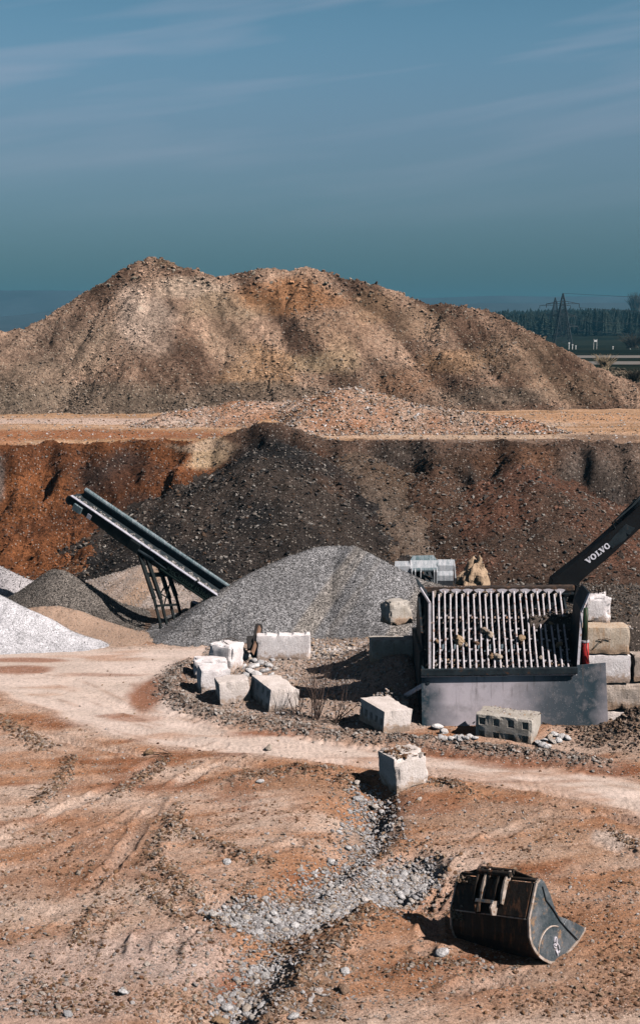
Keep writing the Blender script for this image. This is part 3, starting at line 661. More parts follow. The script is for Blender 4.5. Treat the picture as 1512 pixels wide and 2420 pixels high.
# great spoil mound
def n_of(x, z): return fbm(x*.5, z*.5, 3, 113)
def mound_color(x, y, z, d):
    c = np.empty((len(x), 3)); c[:] = (.31, .20, .145)
    n = fbm(x*.16, y*.16+z*.1, 4, 110)[:, None]; kx = np.where(x > -13.5, .95, -.75); st = fbm((x+kx*z)*.45+.4*n_of(x, z), (z-.3*x)*.07, 4, 111)[:, None]; c = c*(1+.5*n)
    c = c+np.array([.14, .10, .075])*np.clip(st*2.2, -.7, 1.0)
    def B(px, py, rx, ry, cl, k, seed):
        nonlocal c
        p = P(px, py, 106); c = blob(c, x, z, p.x, p.z, rx/F_*106, ry/F_*106, cl, k, seed, .6)
    B(340, 750, 95, 90, (.64, .48, .39), .95, 1); B(430, 675, 110, 30, (.60, .45, .35), .9, 2); B(540, 720, 100, 45, (.46, .33, .23), .8, 3)
    B(230, 830, 60, 60, (.40, .29, .21), .6, 4); B(150, 800, 170, 90, (.22, .16, .125), .5, 5); B(250, 940, 300, 45, (.20, .16, .125), .7, 6)
    B(700, 700, 130, 55, (.34, .165, .08), .9, 7); B(800, 780, 120, 60, (.29, .18, .12), .6, 8); B(620, 860, 90, 55, (.46, .28, .165), .8, 9); B(760, 850, 90, 30, (.46, .34, .22), .7, 29); B(1060, 850, 120, 30, (.40, .24, .14), .7, 30)
    B(600, 920, 160, 30, (.21, .165, .13), .7, 10); B(880, 720, 60, 40, (.38, .24, .15), .6, 11); B(1000, 760, 90, 40, (.33, .22, .15), .6, 12)
    B(960, 900, 90, 30, (.32, .17, .10), .5, 13); B(1200, 850, 110, 60, (.29, .195, .135), .6, 14); B(1150, 930, 200, 25, (.19, .15, .12), .7, 15)
    B(1350, 920, 120, 40, (.31, .205, .14), .6, 16); B(400, 610, 60, 14, (.36, .25, .17), .6, 17); B(800, 840, 40, 60, (.44, .30, .20), .5, 18)
    B(550, 790, 60, 100, (.34, .24, .17), .5, 19); B(90, 900, 120, 60, (.22, .17, .13), .6, 20)
    c = c*(1+.38*np.clip(st*2, -.7, .6)); return np.clip(c*(1+.25*fbm(x*1.5, z*1.5+y, 3, 112)[:, None]), .02, .8)
MC = [(-260, 850, 103), (-80, 800, 103), (0, 782, 103.5), (45, 777, 104), (62, 780, 104.5), (100, 755, 106), (200, 693, 109), (285, 640, 111), (345, 609, 112), (385, 614, 112), (430, 630, 112), (520, 652, 112), (620, 634, 112),
      (690, 641, 112), (725, 630, 112), (780, 647, 112), (880, 672, 112), (940, 697, 112), (1020, 717, 111), (1045, 714, 111), (1100, 722, 111), (1180, 747, 110), (1290, 802, 109), (1400, 862, 107), (1520, 915, 105), (1650, 960, 104)]
mound, MV, mseg = heap('spoil_mound', 'great brown spoil mound rising against the sky behind the terrace', 'earth mound', MC, .76, .13, M['mound'], mound_color,
                       amp=.26, run=.7, rnd=.15, floor=ZT, seed=200, fine=.22)
keepf = MV[:, 1] < 113
MF = MV[keepf]; wq = sst(-.25, .35, fbm((MF[:, 0]-.8*MF[:, 2])*.35, (MF[:, 2]+.2*MF[:, 0])*.14, 4, 205))+.06+.5*(1-sst(6, 9, MF[:, 2])); wq /= wq.sum()
grains(mound, MF, 50000, .05, .26, [(.32, .26, .22), (.22, .17, .14), (.46, .37, .31)], C_clod, 'loose_rubble', w=wq, local=mound_color, pw=3.2)
crestpts = MV[(np.abs(MV[:, 1]-111.5) < 2.2)]
grains(mound, crestpts, 2200, .12, .5, [(.22, .18, .14), (.30, .25, .2), (.4, .34, .28)], C_clod, 'crest_rubble', local=mound_color, pw=2.6)
# separate berms on the terrace
def berm_col(a, b):
    def f(x, y, z, d):
        n = fbm(x*.35, y*.35, 4, 120)[:, None]; c = np.array(a)+(np.array(b)-np.array(a))*np.clip(.5+1.4*n, 0, 1); return np.clip(c, .02, .9)
    return f
fb, V, _ = heap('earth_berm', 'reddish gravel berm in front of the great mound, right of the middle', 'earth berm',
                [(715, 990, 77.5), (745, 955, 79), (770, 928, 80), (800, 918, 80.5), (850, 918, 81), (900, 930, 81), (960, 950, 80.5), (1040, 962, 80), (1120, 975, 79.5), (1200, 985, 79), (1265, 998, 78.5)],
                .62, .11, M['berm'], berm_col((.40, .20, .12), (.46, .33, .26)), amp=.16, run=.2, rnd=.35, floor=ZT, seed=220, fine=.07)
grains(fb, V, 9000, .06, .24, PAL_PALE+PAL_SOIL, C_clod, 'loose_stones')
fb2, V, _ = heap('earth_berm', 'pale and orange gravel berm at the left, under the middle of the great mound', 'earth berm',
                 [(385, 985, 84), (430, 968, 85), (520, 958, 86), (555, 945, 86), (620, 946, 86), (690, 950, 86), (745, 935, 85), (790, 935, 85)],
                 .5, .11, M['berm'], berm_col((.42, .21, .12), (.52, .40, .34)), amp=.16, run=.2, rnd=.35, floor=ZT, seed=230, fine=.07)
grains(fb2, V, 5500, .06, .22, PAL_PALE+PAL_SOIL, C_clod, 'loose_stones')
fb3, V, _ = heap('soil_heap', 'dark soil heap tipped on the lip of the quarry face', 'soil heap',
                 [(560, 1022, 73.6), (585, 1012, 73.8), (640, 1020, 73.4), (700, 1022, 73.2), (740, 1030, 73)],
                 .6, .09, M['face'], berm_col((.05, .042, .04), (.13, .085, .062)), amp=.12, run=.1, rnd=.2, floor=ZT-.1, seed=240, fine=.1)
grains(fb3, V, 2500, .06, .28, PAL_DARK, C_clod, 'loose_clods')

# fans of tipped soil on the quarry face
def FP3(px, py, k=.8):
    q = G(px, py, 52, 80); return (px, py, max(q.y-k, 55))
def fan_heap(label, pts, slope, a, b, seed, n, pal, k=.8, amp=.32):
    o, V, _ = heap('soil_heap', label, 'soil heap', [FP3(x, y, k) for x, y in pts], slope, .09, M['face'], berm_col(a, b), amp=amp, run=.25, rnd=.25, floor=None, seed=seed, fine=.14, cut=.02)
    grains(o, V, n, .04, .26, pal, C_clod, 'loose_clods', pw=2.8)
fan_heap('charcoal rubble slide running down the middle of the quarry face', [(655, 1050), (630, 1110), (600, 1170), (610, 1240), (640, 1300)], .50, (.028, .026, .027), (.075, .058, .05), 500, 9000, PAL_DARK+[(.04, .038, .04)], 1.1)
fan_heap('second charcoal rubble slide, right beside the first on the quarry face', [(735, 1070), (715, 1150), (700, 1230), (720, 1300)], .55, (.035, .03, .03), (.10, .065, .05), 505, 6000, PAL_DARK, .8)
fan_heap('grey brown soil fan right of the charcoal slides', [(850, 1075), (845, 1140), (810, 1200), (775, 1270)], .52, (.20, .15, .12), (.13, .085, .06), 510, 5000, PAL_DARK+[(.25, .19, .15)], 1.0)
fan_heap('rust orange soil fan behind the upper half of the conveyor', [(440, 1190), (500, 1240), (560, 1290), (610, 1330)], .42, (.29, .12, .055), (.20, .095, .05), 515, 5000, [(.28, .13, .07), (.36, .22, .14), (.18, .09, .05)], .7)
fan_heap('dark brown soil fan right of the middle of the quarry face', [(1010, 1110), (985, 1180), (950, 1250), (930, 1320)], .50, (.085, .055, .042), (.13, .075, .052), 520, 5000, PAL_DARK+[(.14, .08, .055)], .9)
fan_heap('reddish brown soil fan above the excavator arm', [(1250, 1100), (1235, 1180), (1215, 1260), (1200, 1330)], .50, (.16, .08, .055), (.10, .065, .05), 525, 5000, PAL_DARK+[(.2, .1, .07)], .8)

# gravel piles in the pit
def flat_col(c, v=.18, sc=.5, seed=130, streak=None):
    def f(x, y, z, d):
        r = np.array(c)*(1+v*fbm(x*sc, y*sc, 4, seed)[:, None])
        if streak: r = r+(np.array(streak)-r)*np.clip(fbm((x*1.0-z*.9)*1.1, (z+x*.2)*.22, 3, seed+5)[:, None]*2.2-.15, 0, .8)
        return np.clip(r, .01, .95)
    return f
gp, V, _ = heap('gravel_pile', 'large grey crushed stone pile in the middle, in front of the quarry face', 'gravel pile',
                [(430, 1478, 50.4), (500, 1420, 51.2), (560, 1378, 52), (620, 1342, 53), (690, 1310, 54), (745, 1294, 54.6), (775, 1291, 54.8), (800, 1289, 54.9), (832, 1289, 54.6), (870, 1308, 54), (930, 1340, 53.5), (1000, 1372, 53), (1070, 1388, 52)],
                .70, .07, M['gravel'], flat_col((.215, .21, .22), .3, .5, 130, (.27, .24, .22)), amp=.06, run=.30, rnd=.22, seed=250, fine=.03)
grains(gp, V, 70000, .018, .05, PAL_GREY, C_ang)
wp, V, _ = heap('gravel_pile', 'white gravel pile at the left edge, nearest to the road', 'gravel pile',
                [(-260, 1330, 52), (-120, 1362, 51.2), (-10, 1405, 50.5), (70, 1446, 50.0), (140, 1484, 49.5), (190, 1508, 49.2)],
                  .74, .08, M['gravel_white'], flat_col((.62, .60, .64), .12), amp=.05, run=.08, rnd=.3, seed=260, fine=.03)
grains(wp, V, 14000, .02, .05, [(.5, .5, .53), (.7, .68, .7), (.75, .75, .78), (.25, .25, .28)], C_ang)
wp2, V, _ = heap('gravel_pile', 'pale grey gravel pile behind the white one at the left edge', 'gravel pile',
                 [(-200, 1290, 59), (-60, 1318, 59), (0, 1342, 58.5), (30, 1355, 58)],
                 .62, .1, M['gravel_white'], flat_col((.46, .43, .45), .15), amp=.06, run=.08, rnd=.3, seed=270, fine=.03)
grains(wp2, V, 6000, .04, .09, PAL_GREY+[(.6, .58, .6)], C_ang)
bp, V, _ = heap('gravel_pile', 'dark brown gravel cone under the head of the conveyor', 'gravel pile',
                [(128, 1345, 54.2), (140, 1346, 54.0), (200, 1405, 53.2), (260, 1460, 52.2), (320, 1502, 51.2)],
                .68, .08, M['gravel'], flat_col((.15, .13, .118), .2), amp=.05, run=.08, rnd=.15, seed=280, fine=.03)
grains(bp, V, 15000, .03, .075, [(.08, .07, .065), (.16, .14, .125), (.28, .25, .23), (.40, .37, .35)], C_ang)
tp, V, _ = heap('gravel_pile', 'smooth tan sand pile with a rounded back in front of the dark cone', 'gravel pile',
                [(85, 1437, 52.0), (130, 1434, 51.9), (175, 1445, 51.6), (225, 1466, 51.2), (280, 1496, 50.4), (312, 1516, 49.8)],
                .58, .07, M['sand'], flat_col((.40, .275, .21), .15), amp=.06, run=.05, rnd=.5, seed=290, fine=.02)
grains(tp, V, 5000, .02, .05, PAL_SOIL+PAL_PALE, C_ang)
pp, V, _ = heap('gravel_pile', 'pale mixed gravel bank behind the legs of the conveyor', 'gravel pile',
                [(215, 1395, 59), (270, 1362, 59.5), (340, 1340, 60), (430, 1345, 60), (480, 1368, 59), (540, 1380, 58), (600, 1390, 58)],
                .36, .09, M['gravel_white'], flat_col((.44, .36, .325), .35, .45, 135, (.34, .22, .15)), amp=.14, run=.2, rnd=.3, seed=300, fine=.06)
grains(pp, V, 15000, .03, .09, PAL_PALE, C_ang)

# ------------------------------------------------------------------ far land: fields, wooded ridge, hills
def far():
    m, nt, b = new_mat('far_field_soil'); p = pos(nt); n = nz(nt, p, .02, 5, .6); n2 = nz(nt, p, .9, 5, .7)
    c = ramp(nt, n.outputs[0], [(.35, (.008, .012, .010)), (.65, (.020, .024, .018))]).outputs[0]
    c = mix(nt, c, ramp(nt, n2.outputs[0], [(.3, (.6,)*3), (.7, (1.3,)*3)]).outputs[0], 1, 'MULTIPLY')
    nt.links.new(c, b.inputs['Base Color']); b.inputs['Roughness'].default_value = 1; b.inputs['Specular IOR Level'].default_value = 0
    # plain with a gentle rise towards the wood
    ys = np.r_[np.linspace(119, 420, 40), np.linspace(430, 1300, 70), np.linspace(1350, 4200, 20)]; xs = np.r_[np.linspace(-2600, -500, 12), np.linspace(-480, 480, 80), np.linspace(500, 2600, 12)]
    X, Y = np.meshgrid(xs, ys); sh = X.shape; x, y = X.ravel(), Y.ravel(); z = FZ(x, y)
    i = np.arange(sh[0]-1)[:, None]*sh[1]+np.arange(sh[1]-1)[None, :]; F = np.stack([i, i+1, i+sh[1]+1, i+sh[1]], -1).reshape(-1, 4)
    o = mesh_obj('field', np.stack([x, y, z], 1), F, m, None, True); o['kind'] = 'structure'
    # skirts of rough ground either side of the pit, so that the sheet is closed
    for nm, a in (('rough_ground', -1), ('rough_ground', 1)):
        V = []; Fk = []; yy = [14, 40, 62, 74, 119.2]
        for q in yy:
            e = .34*q; zz = 0 if q < 63 else ZT; V += [(a*(e-.05), q, zz-.08), (a*(e+60), q, zz-.08), (a*2600, q, zz-.3)]
        for k in range(len(yy)-1):
            for j in (0, 1): Fk.append((k*3+j, k*3+j+1, k*3+j+4, k*3+j+3))
        o = mesh_obj(nm, V, Fk, m); o['kind'] = 'structure'
    hm = plain_mat('far_hill_green', (.03, .04, .05), .95, 0, .3, .01)
    for nm, D, py, seed, amp in (('hills', 3000, 703, 1, 9), ('hills', 2300, 722, 5, 7)):
        xs = np.linspace(-2000, 2000, 240); pr = CAMZ+(780-py)/F_*D+amp*fbm(xs*.0022, xs*0, 4, 400+seed)+ (14*np.exp(-((xs+650)/260)**2) if D == 3000 else -30*sst(-300, -700, xs))
        V = []; rows = [(0, -300), (.35, -190), (.8, -60), (1, 0), (.9, 120), (0, 500)]
        for f, dy in rows:
            for xx, h in zip(xs, pr): V.append((xx, D+dy, 4+(h-4)*f))
        V = np.array(V); n_ = len(xs); i = np.arange(len(rows)-1)[:, None]*n_+np.arange(n_-1)[None, :]
        Fk = np.stack([i, i+1, i+n_+1, i+n_], -1).reshape(-1, 4); o = mesh_obj(nm, V, Fk, hm, None, True); o['kind'] = 'structure'
def FZ(x, y):
    rise = 10.5*sst(480, 1120, y)*sst(40, 160, x)+1.2*fbm(x*.01, y*.01, 3, 410)*sst(400, 700, y)
    return ZT-.06*sst(119, 123, y)+rise
far()
# country roads / pale strips of the field
def strip(name, y0, y1, mt, x0, x1):
    xs = np.linspace(x0, x1, 60); V = [(x, y+.6*math.sin(x*.02)+.02*(x-x0), ZT+.03) for y in (y0, y1) for x in xs]; n = len(xs)
    o = mesh_obj(name, V, [(i, i+1, n+i+1, n+i) for i in range(n-1)], mt); o['kind'] = 'structure'; return o
mroad = plain_mat('pale_stubble', (.15, .135, .125), .95, 0, .2, .5)
strip('farm_track', 232, 256, mroad, -100, 260); strip('farm_track', 288, 318, mroad, -100, 300)

# wood on the ridge: conifers, one mass
def conifer_mesh(seed):
    r = random.Random(seed); bm = bmesh.new(); tube(bm, [(0, 0, 0), (0, 0, .5), (0, 0, .96)], [.025, .018, .004], 5)
    for k in range(9):
        z = .16+.8*k/9; rad = .23*(1-z)**.8+.02; n = 7
        c = bm.verts.new((0, 0, z+.13)); ring = []
        for j in range(n*2):
            a = math.pi*j/n+r.random()*.3; q = rad*(1 if j % 2 == 0 else .5)*r.uniform(.75, 1.2); ring.append(bm.verts.new((q*math.cos(a), q*math.sin(a), z-.03*(j % 2 == 0)+r.uniform(-.01, .01))))
        for j in range(n*2): bm.faces.new((c, ring[j], ring[(j+1) % (2*n)]))
    me = bpy.data.meshes.new('conifer_shape'); bm.to_mesh(me); bm.free(); return me
mneedle = plain_mat('dark_needles', (.012, .020, .016), .9, 0, .4, .3)
C_con = bpy.data.collections.new('conifer_shape')
for i in range(4):
    me = conifer_mesh(i); me.materials.append(mneedle); C_con.objects.link(bpy.data.objects.new('conifer_%s' % 'abcd'[i], me))
n = 7500; Yt = rng.uniform(690, 1260, n); Xt = rng.uniform(60, 520, n)
ok = (Xt/Yt > .105) & (Xt/Yt < .40); Xt, Yt = Xt[ok], Yt[ok]; n = len(Xt)
pts = np.stack([Xt, Yt, FZ(Xt, Yt)-.3], 1)
wood = scatter('forest', pts, rng.uniform(9, 15, n), np.ones((n, 3)), C_con)
at = wood.data.attributes['scl']; s = (rng.uniform(8, 13, (n, 1))+3.5*fbm(Xt*.02, Yt*.02, 3, 420)[:, None])*np.array([[1.0, 1.0, 1]])*np.c_[rng.uniform(.8, 1.7, (n, 1)), rng.uniform(.8, 1.7, (n, 1)), np.ones((n, 1))]; at.data.foreach_set('vector', s.astype(np.float32).ravel())
at = wood.data.attributes['rot']; r_ = np.zeros((n, 3)); r_[:, 2] = rng.uniform(0, 6, n); at.data.foreach_set('vector', r_.astype(np.float32).ravel())
tag(wood, 'dark conifer wood on the ridge behind the electricity pylons', 'wood')

# pylons
mpyl = plain_mat('galvanised_steel', (.04, .045, .05), .6, .5, .2, 2)
def pylon(px, ptop, D, label, hs, arms):
    base = P(px, 790, D); base.z = float(FZ(np.array([base.x]), np.array([base.y]))[0])-.2; top = P(px, ptop, D).z; Ht = top-base.z
    o = empty('electricity_pylon', base, label, 'pylon', 'electricity pylons behind the great mound')
    def prof(t): return hs*(1-t)**1.15+.35 if t < .86 else (hs*(.14)**1.15+.35)*(1-t)/.14
    levels = [0, .12, .23, .33, .42, .5, .57, .64, .70, .76, .81, .86, .93, 1.0]
    def tower(bm):
        for sx, sy in ((-1, -1), (1, -1), (1, 1), (-1, 1)):
            for a, b in zip(levels[:-1], levels[1:]):
                box(bm, base+Vector((sx*prof(a), sy*prof(a), a*Ht)), base+Vector((sx*max(prof(b), .06), sy*max(prof(b), .06), b*Ht)), .34, .34)
    def lattice(bm):
        for a, b in zip(levels[:-1], levels[1:]):
            for (s1, s2) in (((-1, -1), (1, -1)), ((1, -1), (1, 1)), ((1, 1), (-1, 1)), ((-1, 1), (-1, -1))):
                p1 = base+Vector((s1[0]*prof(a), s1[1]*prof(a), a*Ht)); p2 = base+Vector((s2[0]*prof(b), s2[1]*prof(b), b*Ht))
                p3 = base+Vector((s2[0]*prof(a), s2[1]*prof(a), a*Ht)); p4 = base+Vector((s1[0]*prof(b), s1[1]*prof(b), b*Ht))
                box(bm, p1, p2, .13, .13); box(bm, p3, p4, .13, .13); box(bm, p4, p2, .12, .12)
    wpart('tower_leg', tower, mpyl, o); wpart('lattice', lattice, mpyl, o)
    for t, w in arms:
        for s_ in (-1, 1):
            def arm(bm, s_=s_):
                q = base+Vector((0, 0, t*Ht)); tip = q+Vector((s_*w, 0, 0)); hw = prof(t)
                for sy in (-1, 1):
                    box(bm, q+Vector((s_*hw, sy*hw, 0)), tip, .2, .2); box(bm, q+Vector((s_*hw, sy*hw, .05*Ht)), tip, .18, .18)
                for u in (.25, .5, .75): box(bm, q+Vector((s_*(hw+(w-hw)*u), 0, 0)), q+Vector((s_*(hw+(w-hw)*u), 0, .05*Ht*(1-u))), .12, .12)
            wpart('cross_arm', arm, mpyl, o)
            def ins(bm, s_=s_): tube(bm, [base+Vector((s_*w, 0, t*Ht)), base+Vector((s_*w, 0, t*Ht-1.6))], .16, 6)
            wpart('insulator', ins, mpyl, o)
    return o, base, Ht
pa = [(.76, 7), (.52, 9), (.30, 7.5)]
py1, b1, h1 = pylon(1328, 692, 560, 'nearer and taller of the two lattice pylons at the right', 3.4, [(.80, 6.8), (.56, 5.5), (.36, 6.5)])
py2, b2, h2 = pylon(1310, 702, 700, 'farther lattice pylon half hidden behind the taller one', 3.2, [(.80, 8), (.56, 6), (.36, 7)])
def wire(bm, a, b, sag, r=.07):
    pts = [a.lerp(b, t)-Vector((0, 0, sag*4*t*(1-t))) for t in np.linspace(0, 1, 14)]; tube(bm, pts, r, 4)
for t, w, lab in ((.80, 6.8, 'upper power line running right from the nearer pylon'), (.56, 5.5, 'middle power line running right from the nearer pylon'), (.36, 6.5, 'lowest power line running right from the nearer pylon')):
    bm = bmesh.new(); a = b1+Vector((w, 0, t*h1-1.6)); wire(bm, a, a+Vector((260, -30, 0)), 5); o = bm_obj('power_line', bm, mpyl); tag(o, lab, 'power line', 'power lines of the nearer pylon')
bm = bmesh.new(); a = b1+Vector((0, 0, h1)); wire(bm, a, a+Vector((260, -30, 0)), 4); tag(bm_obj('power_line', bm, mpyl), 'earth wire from the peak of the nearer pylon', 'power line', 'power lines of the nearer pylon')

# roadside markers far off, white
mwh = plain_mat('white_paint', (.7, .7, .7), .6)
for px, py, h, lab in ((1344, 829, 2.2, 'tallest white post beside the far field, right of the pylon'), (1352, 833, 1.6, 'short white post just right of the tallest one'), (1360, 834, 1.2, 'small white marker, third post from the pylon'), (1406, 828, 3.31, 'white framed road sign on two posts beyond the field'), (1448, 827, 1.0, 'small white marker post between the sign and the right edge'), (1489, 825, 1.2, 'small white marker post by the dark bush at the right edge')):
    D = 430; q = P(px, py, D); q.z = float(FZ(np.array([q.x]), np.array([q.y]))[0])
    if h > 3.3:
        o = empty('road_sign', q, lab, 'road sign')
        wpart('post', lambda bm: box(bm, q+Vector((-.5, 0, 0)), q+Vector((-.5, 0, h)), .1, .1), mwh, o); wpart('post', lambda bm: box(bm, q+Vector((.5, 0, 0)), q+Vector((.5, 0, h)), .1, .1), mwh, o)
        wpart('sign_board', lambda bm: cbox(bm, q+Vector((0, -.1, h-.6)), (.9, .08, .6)), mwh, o)
    else:
        bm = bmesh.new(); box(bm, q, q+Vector((0, 0, h)), .22, .15); box(bm, q+Vector((0, -.11, h*.8)), q+Vector((0, -.11, h)), .5, .05)
        tag(bm_obj('marker_post', bm, mwh, bevel=.02), lab, 'marker post', 'white posts beyond the field')

# dark bank right of the mound, with dry scrub
bk, V, _ = heap('earth_bank', 'dark overgrown earth bank right of the great mound', 'earth bank', [(1330, 905, 132), (1400, 880, 135), (1460, 872, 138), (1530, 880, 138), (1650, 885, 138)], .42, .35, M['mound'],
                berm_col((.05, .045, .035), (.16, .12, .085)), amp=.4, run=.3, rnd=.8, floor=ZT-.1, seed=310, fine=.15)
grains(bk, V, 2500, .2, .6, [(.09, .08, .06), (.2, .16, .12), (.05, .06, .04)], C_clod, 'loose_clods')
def scrub(px, py, D, h, w, n, mt, label, seed, zb=None, name='dry_shrub', cat='shrub', group=None):
    r = random.Random(seed); q = P(px, py, D); q.z = zb if zb is not None else q.z
    bm = bmesh.new()
    for k in range(n):
        a = r.uniform(0, 6.28); l = h*r.uniform(.5, 1); s_ = w*r.uniform(.1, 1)
        e = q+Vector((math.cos(a)*s_, math.sin(a)*s_*.7, l)); mid = q.lerp(e, .5)+Vector((r.uniform(-.1, .1)*w, 0, .08*h))
        tube(bm, [q+Vector((r.uniform(-.3, .3)*w, r.uniform(-.2, .2)*w, 0)), mid, e], [.02*h, .014*h, .004*h], 4)
    bmesh.ops.translate(bm, verts=bm.verts, vec=-q); o = bm_obj(name, bm, mt); o.location = q; return tag(o, label, cat, group)
mdry = plain_mat('dry_stems', (.36, .27, .18), .9)
mdark = plain_mat('dark_stems', (.05, .045, .035), .9)
scrub(1428, 872, 134, 1.6, 1.5, 140, mdry, 'pale dry grass tuft at the top of the dark bank', 1, name='dry_tuft', cat='grass tuft')
scrub(1372, 878, 134, 1.1, 1.6, 90, mdry, 'low dry tuft between the mound and the dark bank', 2, name='dry_tuft', cat='grass tuft')
scrub(1498, 905, 134, 1.6, 1.7, 160, mdark, 'dark leafless bush on the bank at the right edge', 3)
scrub(1494, 822, 420, 5, 6, 160, mdark, 'round dark bush beside the far field near the right edge', 4)
scrub(1500, 742, 1120, 19, 10, 120, mdark, 'bare broadleaf tree rising above the wood at the right edge', 5, name='bare_tree', cat='tree')

# ------------------------------------------------------------------ concrete blocks
def lattice_box(xs, ys, zs, pockets=None):
    """box skin with cuts at the given positions; pockets: set of (i, k) cells of the -Y face pushed in"""
    bm = bmesh.new(); vd = {}
    def v(i, j, k):
        if (i, j, k) not in vd: vd[(i, j, k)] = bm.verts.new((xs[i], ys[j], zs[k]))
        return vd[(i, j, k)]
    nx, ny, nz_ = len(xs)-1, len(ys)-1, len(zs)-1; pk = []
    for i in range(nx):
        for k in range(nz_):
            f = bm.faces.new((v(i, 0, k), v(i+1, 0, k), v(i+1, 0, k+1), v(i, 0, k+1)))
            if pockets and (i, k) in pockets: pk.append(f)
            bm.faces.new((v(i+1, ny, k), v(i, ny, k), v(i, ny, k+1), v(i+1, ny, k+1)))
    for j in range(ny):
        for k in range(nz_):
            bm.faces.new((v(0, j+1, k), v(0, j, k), v(0, j, k+1), v(0, j+1, k+1))); bm.faces.new((v(nx, j, k), v(nx, j+1, k), v(nx, j+1, k+1), v(nx, j, k+1)))
    for i in range(nx):
        for j in range(ny):
            bm.faces.new((v(i, j, nz_), v(i+1, j, nz_), v(i+1, j+1, nz_), v(i, j+1, nz_))); bm.faces.new((v(i, j+1, 0), v(i+1, j+1, 0), v(i+1, j, 0), v(i, j, 0)))
    return bm, pk
def concrete_block(L, Dp, Hh, seed, rough=.007, rnd=.018, chip=.04, pocket=None, crown=0, broken=0):
    """local: corner edge at the origin, long face along +X (facing -Y), depth along +Y"""
    st = .075
    def cuts(l): n = max(2, int(round(l/st))); return list(np.linspace(0, l, n+1))
    xs, ys, zs = cuts(L), cuts(Dp), cuts(Hh); cells = set()
    if pocket:
        nc, nr = pocket; pw = min(.19, L/(nc*1.9)); ph = min(.22, Hh/(nr*1.7))
        xc = [L*(.5+i)/nc for i in range(nc)]; zc = [Hh*(.5+k)/nr for k in range(nr)]
        xs = sorted(set([0, L]+[round(c+s_*pw/2, 4) for c in xc for s_ in (-1, 1)]+[round((xc[i]+xc[i+1])/2, 4) for i in range(nc-1)])); zs = sorted(set([0, Hh]+[round(c+s_*ph/2, 4) for c in zc for s_ in (-1, 1)]+[round((zc[i]+zc[i+1])/2, 4) for i in range(nr-1)]))
        for i in range(len(xs)-1):
            for k in range(len(zs)-1):
                mx_, mz = (xs[i]+xs[i+1])/2, (zs[k]+zs[k+1])/2
                if any(abs(mx_-c) < pw*.3 for c in xc) and any(abs(mz-c) < ph*.3 for c in zc): cells.add((i, k))
    bm, pk = lattice_box(xs, ys, zs, cells)
    co = np.array([v.co for v in bm.verts]); s_ = seed*3.7
    # worn corners
    lo, hi = np.array([rnd]*3), np.array([L, Dp, Hh])-rnd; c = np.clip(co, lo, hi); d = co-c; ln = np.linalg.norm(d, axis=1, keepdims=True); co2 = np.where(ln > 1e-6, c+d/np.maximum(ln, 1e-6)*rnd, co)
    fall = np.exp(-(np.sort(np.minimum(co, hi+rnd-co), axis=1)[:, 1]/.11)**2); cen = np.array([L/2, Dp/2, Hh/2]); dr = (cen-co); dr /= np.linalg.norm(dr, axis=1, keepdims=True)
    n = vn3(co[:, 0]*5+s_, co[:, 1]*5, co[:, 2]*5, seed); n2 = vn3(co[:, 0]*9+s_, co[:, 1]*9, co[:, 2]*9, seed+1)
    co2 = co2+dr*(fall*chip*1.25*(np.clip(n*2.2-.75, 0, 1)+.35*n2))[:, None]+dr*(rough*(n2-.5+1.2*(n-.5)))[:, None]
    if broken:
        top = co[:, 2] > Hh*.35; w = vn3(co[:, 0]*2.2+s_, co[:, 1]*2.2, co[:, 2]*2.2, seed+5)
        co2 = co2+np.where(top[:, None], dr*(broken*(w-.25)*(co[:, 2]/Hh))[:, None], 0)
    if crown:
        up = (co[:, 2] > Hh-.01)*1.; saw = (np.mod(co[:, 0]/L*4+.35, 1)); co2[:, 2] += up*crown*np.clip(1-saw*1.2, 0, 1)*(np.abs(co[:, 1]-Dp/2) < Dp*.4)
    for v, p in zip(bm.verts, co2): v.co = p
    if pk:
        r = bmesh.ops.inset_individual(bm, faces=pk, thickness=.004, depth=0)
        ret = bmesh.ops.extrude_discrete_faces(bm, faces=pk)['faces']
        for f in ret:
            cc = f.calc_center_median()
            for v in f.verts: v.co = cc+(v.co-cc)*.72+Vector((0, .10, 0))
    return bm
def block(label, corner, a, Lr, Ll, h, mat, seed, D=None, z=None, tilt=0, pocket=None, pocket_right=False, sink=.06, group=None, name='concrete_block', **kw):
    """nearest vertical edge stands at pixel corner; one face runs a degrees off the picture plane to the right (length Lr), the other back to the left (length Ll)"""
    if D is None: q = G(*corner); zc = q.z if z is None else z
    else: q = P(corner[0], corner[1], D); zc = q.z if z is None else z
    if pocket and not pocket_right:      # pockets sit on the left face
        bm = concrete_block(Ll, Lr, h, seed, pocket=pocket, **kw)
        m = Matrix.Rotation(R(a+90), 4, 'Z') @ Matrix.Scale(-1, 4, (0, 1, 0)) @ Matrix.Identity(4)
        # local +X runs back-left, local +Y (depth) must run right
        bmesh.ops.transform(bm, matrix=m, verts=bm.verts); bmesh.ops.reverse_faces(bm, faces=bm.faces)
    else:
        bm = concrete_block(Lr, Ll, h, seed, pocket=pocket, **kw); bmesh.ops.transform(bm, matrix=Matrix.Rotation(R(a), 4, 'Z'), verts=bm.verts)
    o = bm_obj(name, bm, mat, None, False); o.location = (q.x, q.y, zc-sink)
    o.rotation_euler = (0, R(tilt), 0)
    for p in o.data.polygons: p.use_smooth = False
    return tag(o, label, 'concrete block', group)
bA = block('large white concrete block standing broadside behind the cobble heap', (606, 1560), 2, 1.93, .5, .95, M['con'], 1, crown=.05, chip=.05)
bB = block('rounded white concrete block with a wire loop on its top', (547, 1592), 66, .95, .95, .98, M['con'], 2, rnd=.09, chip=.07, tilt=3)
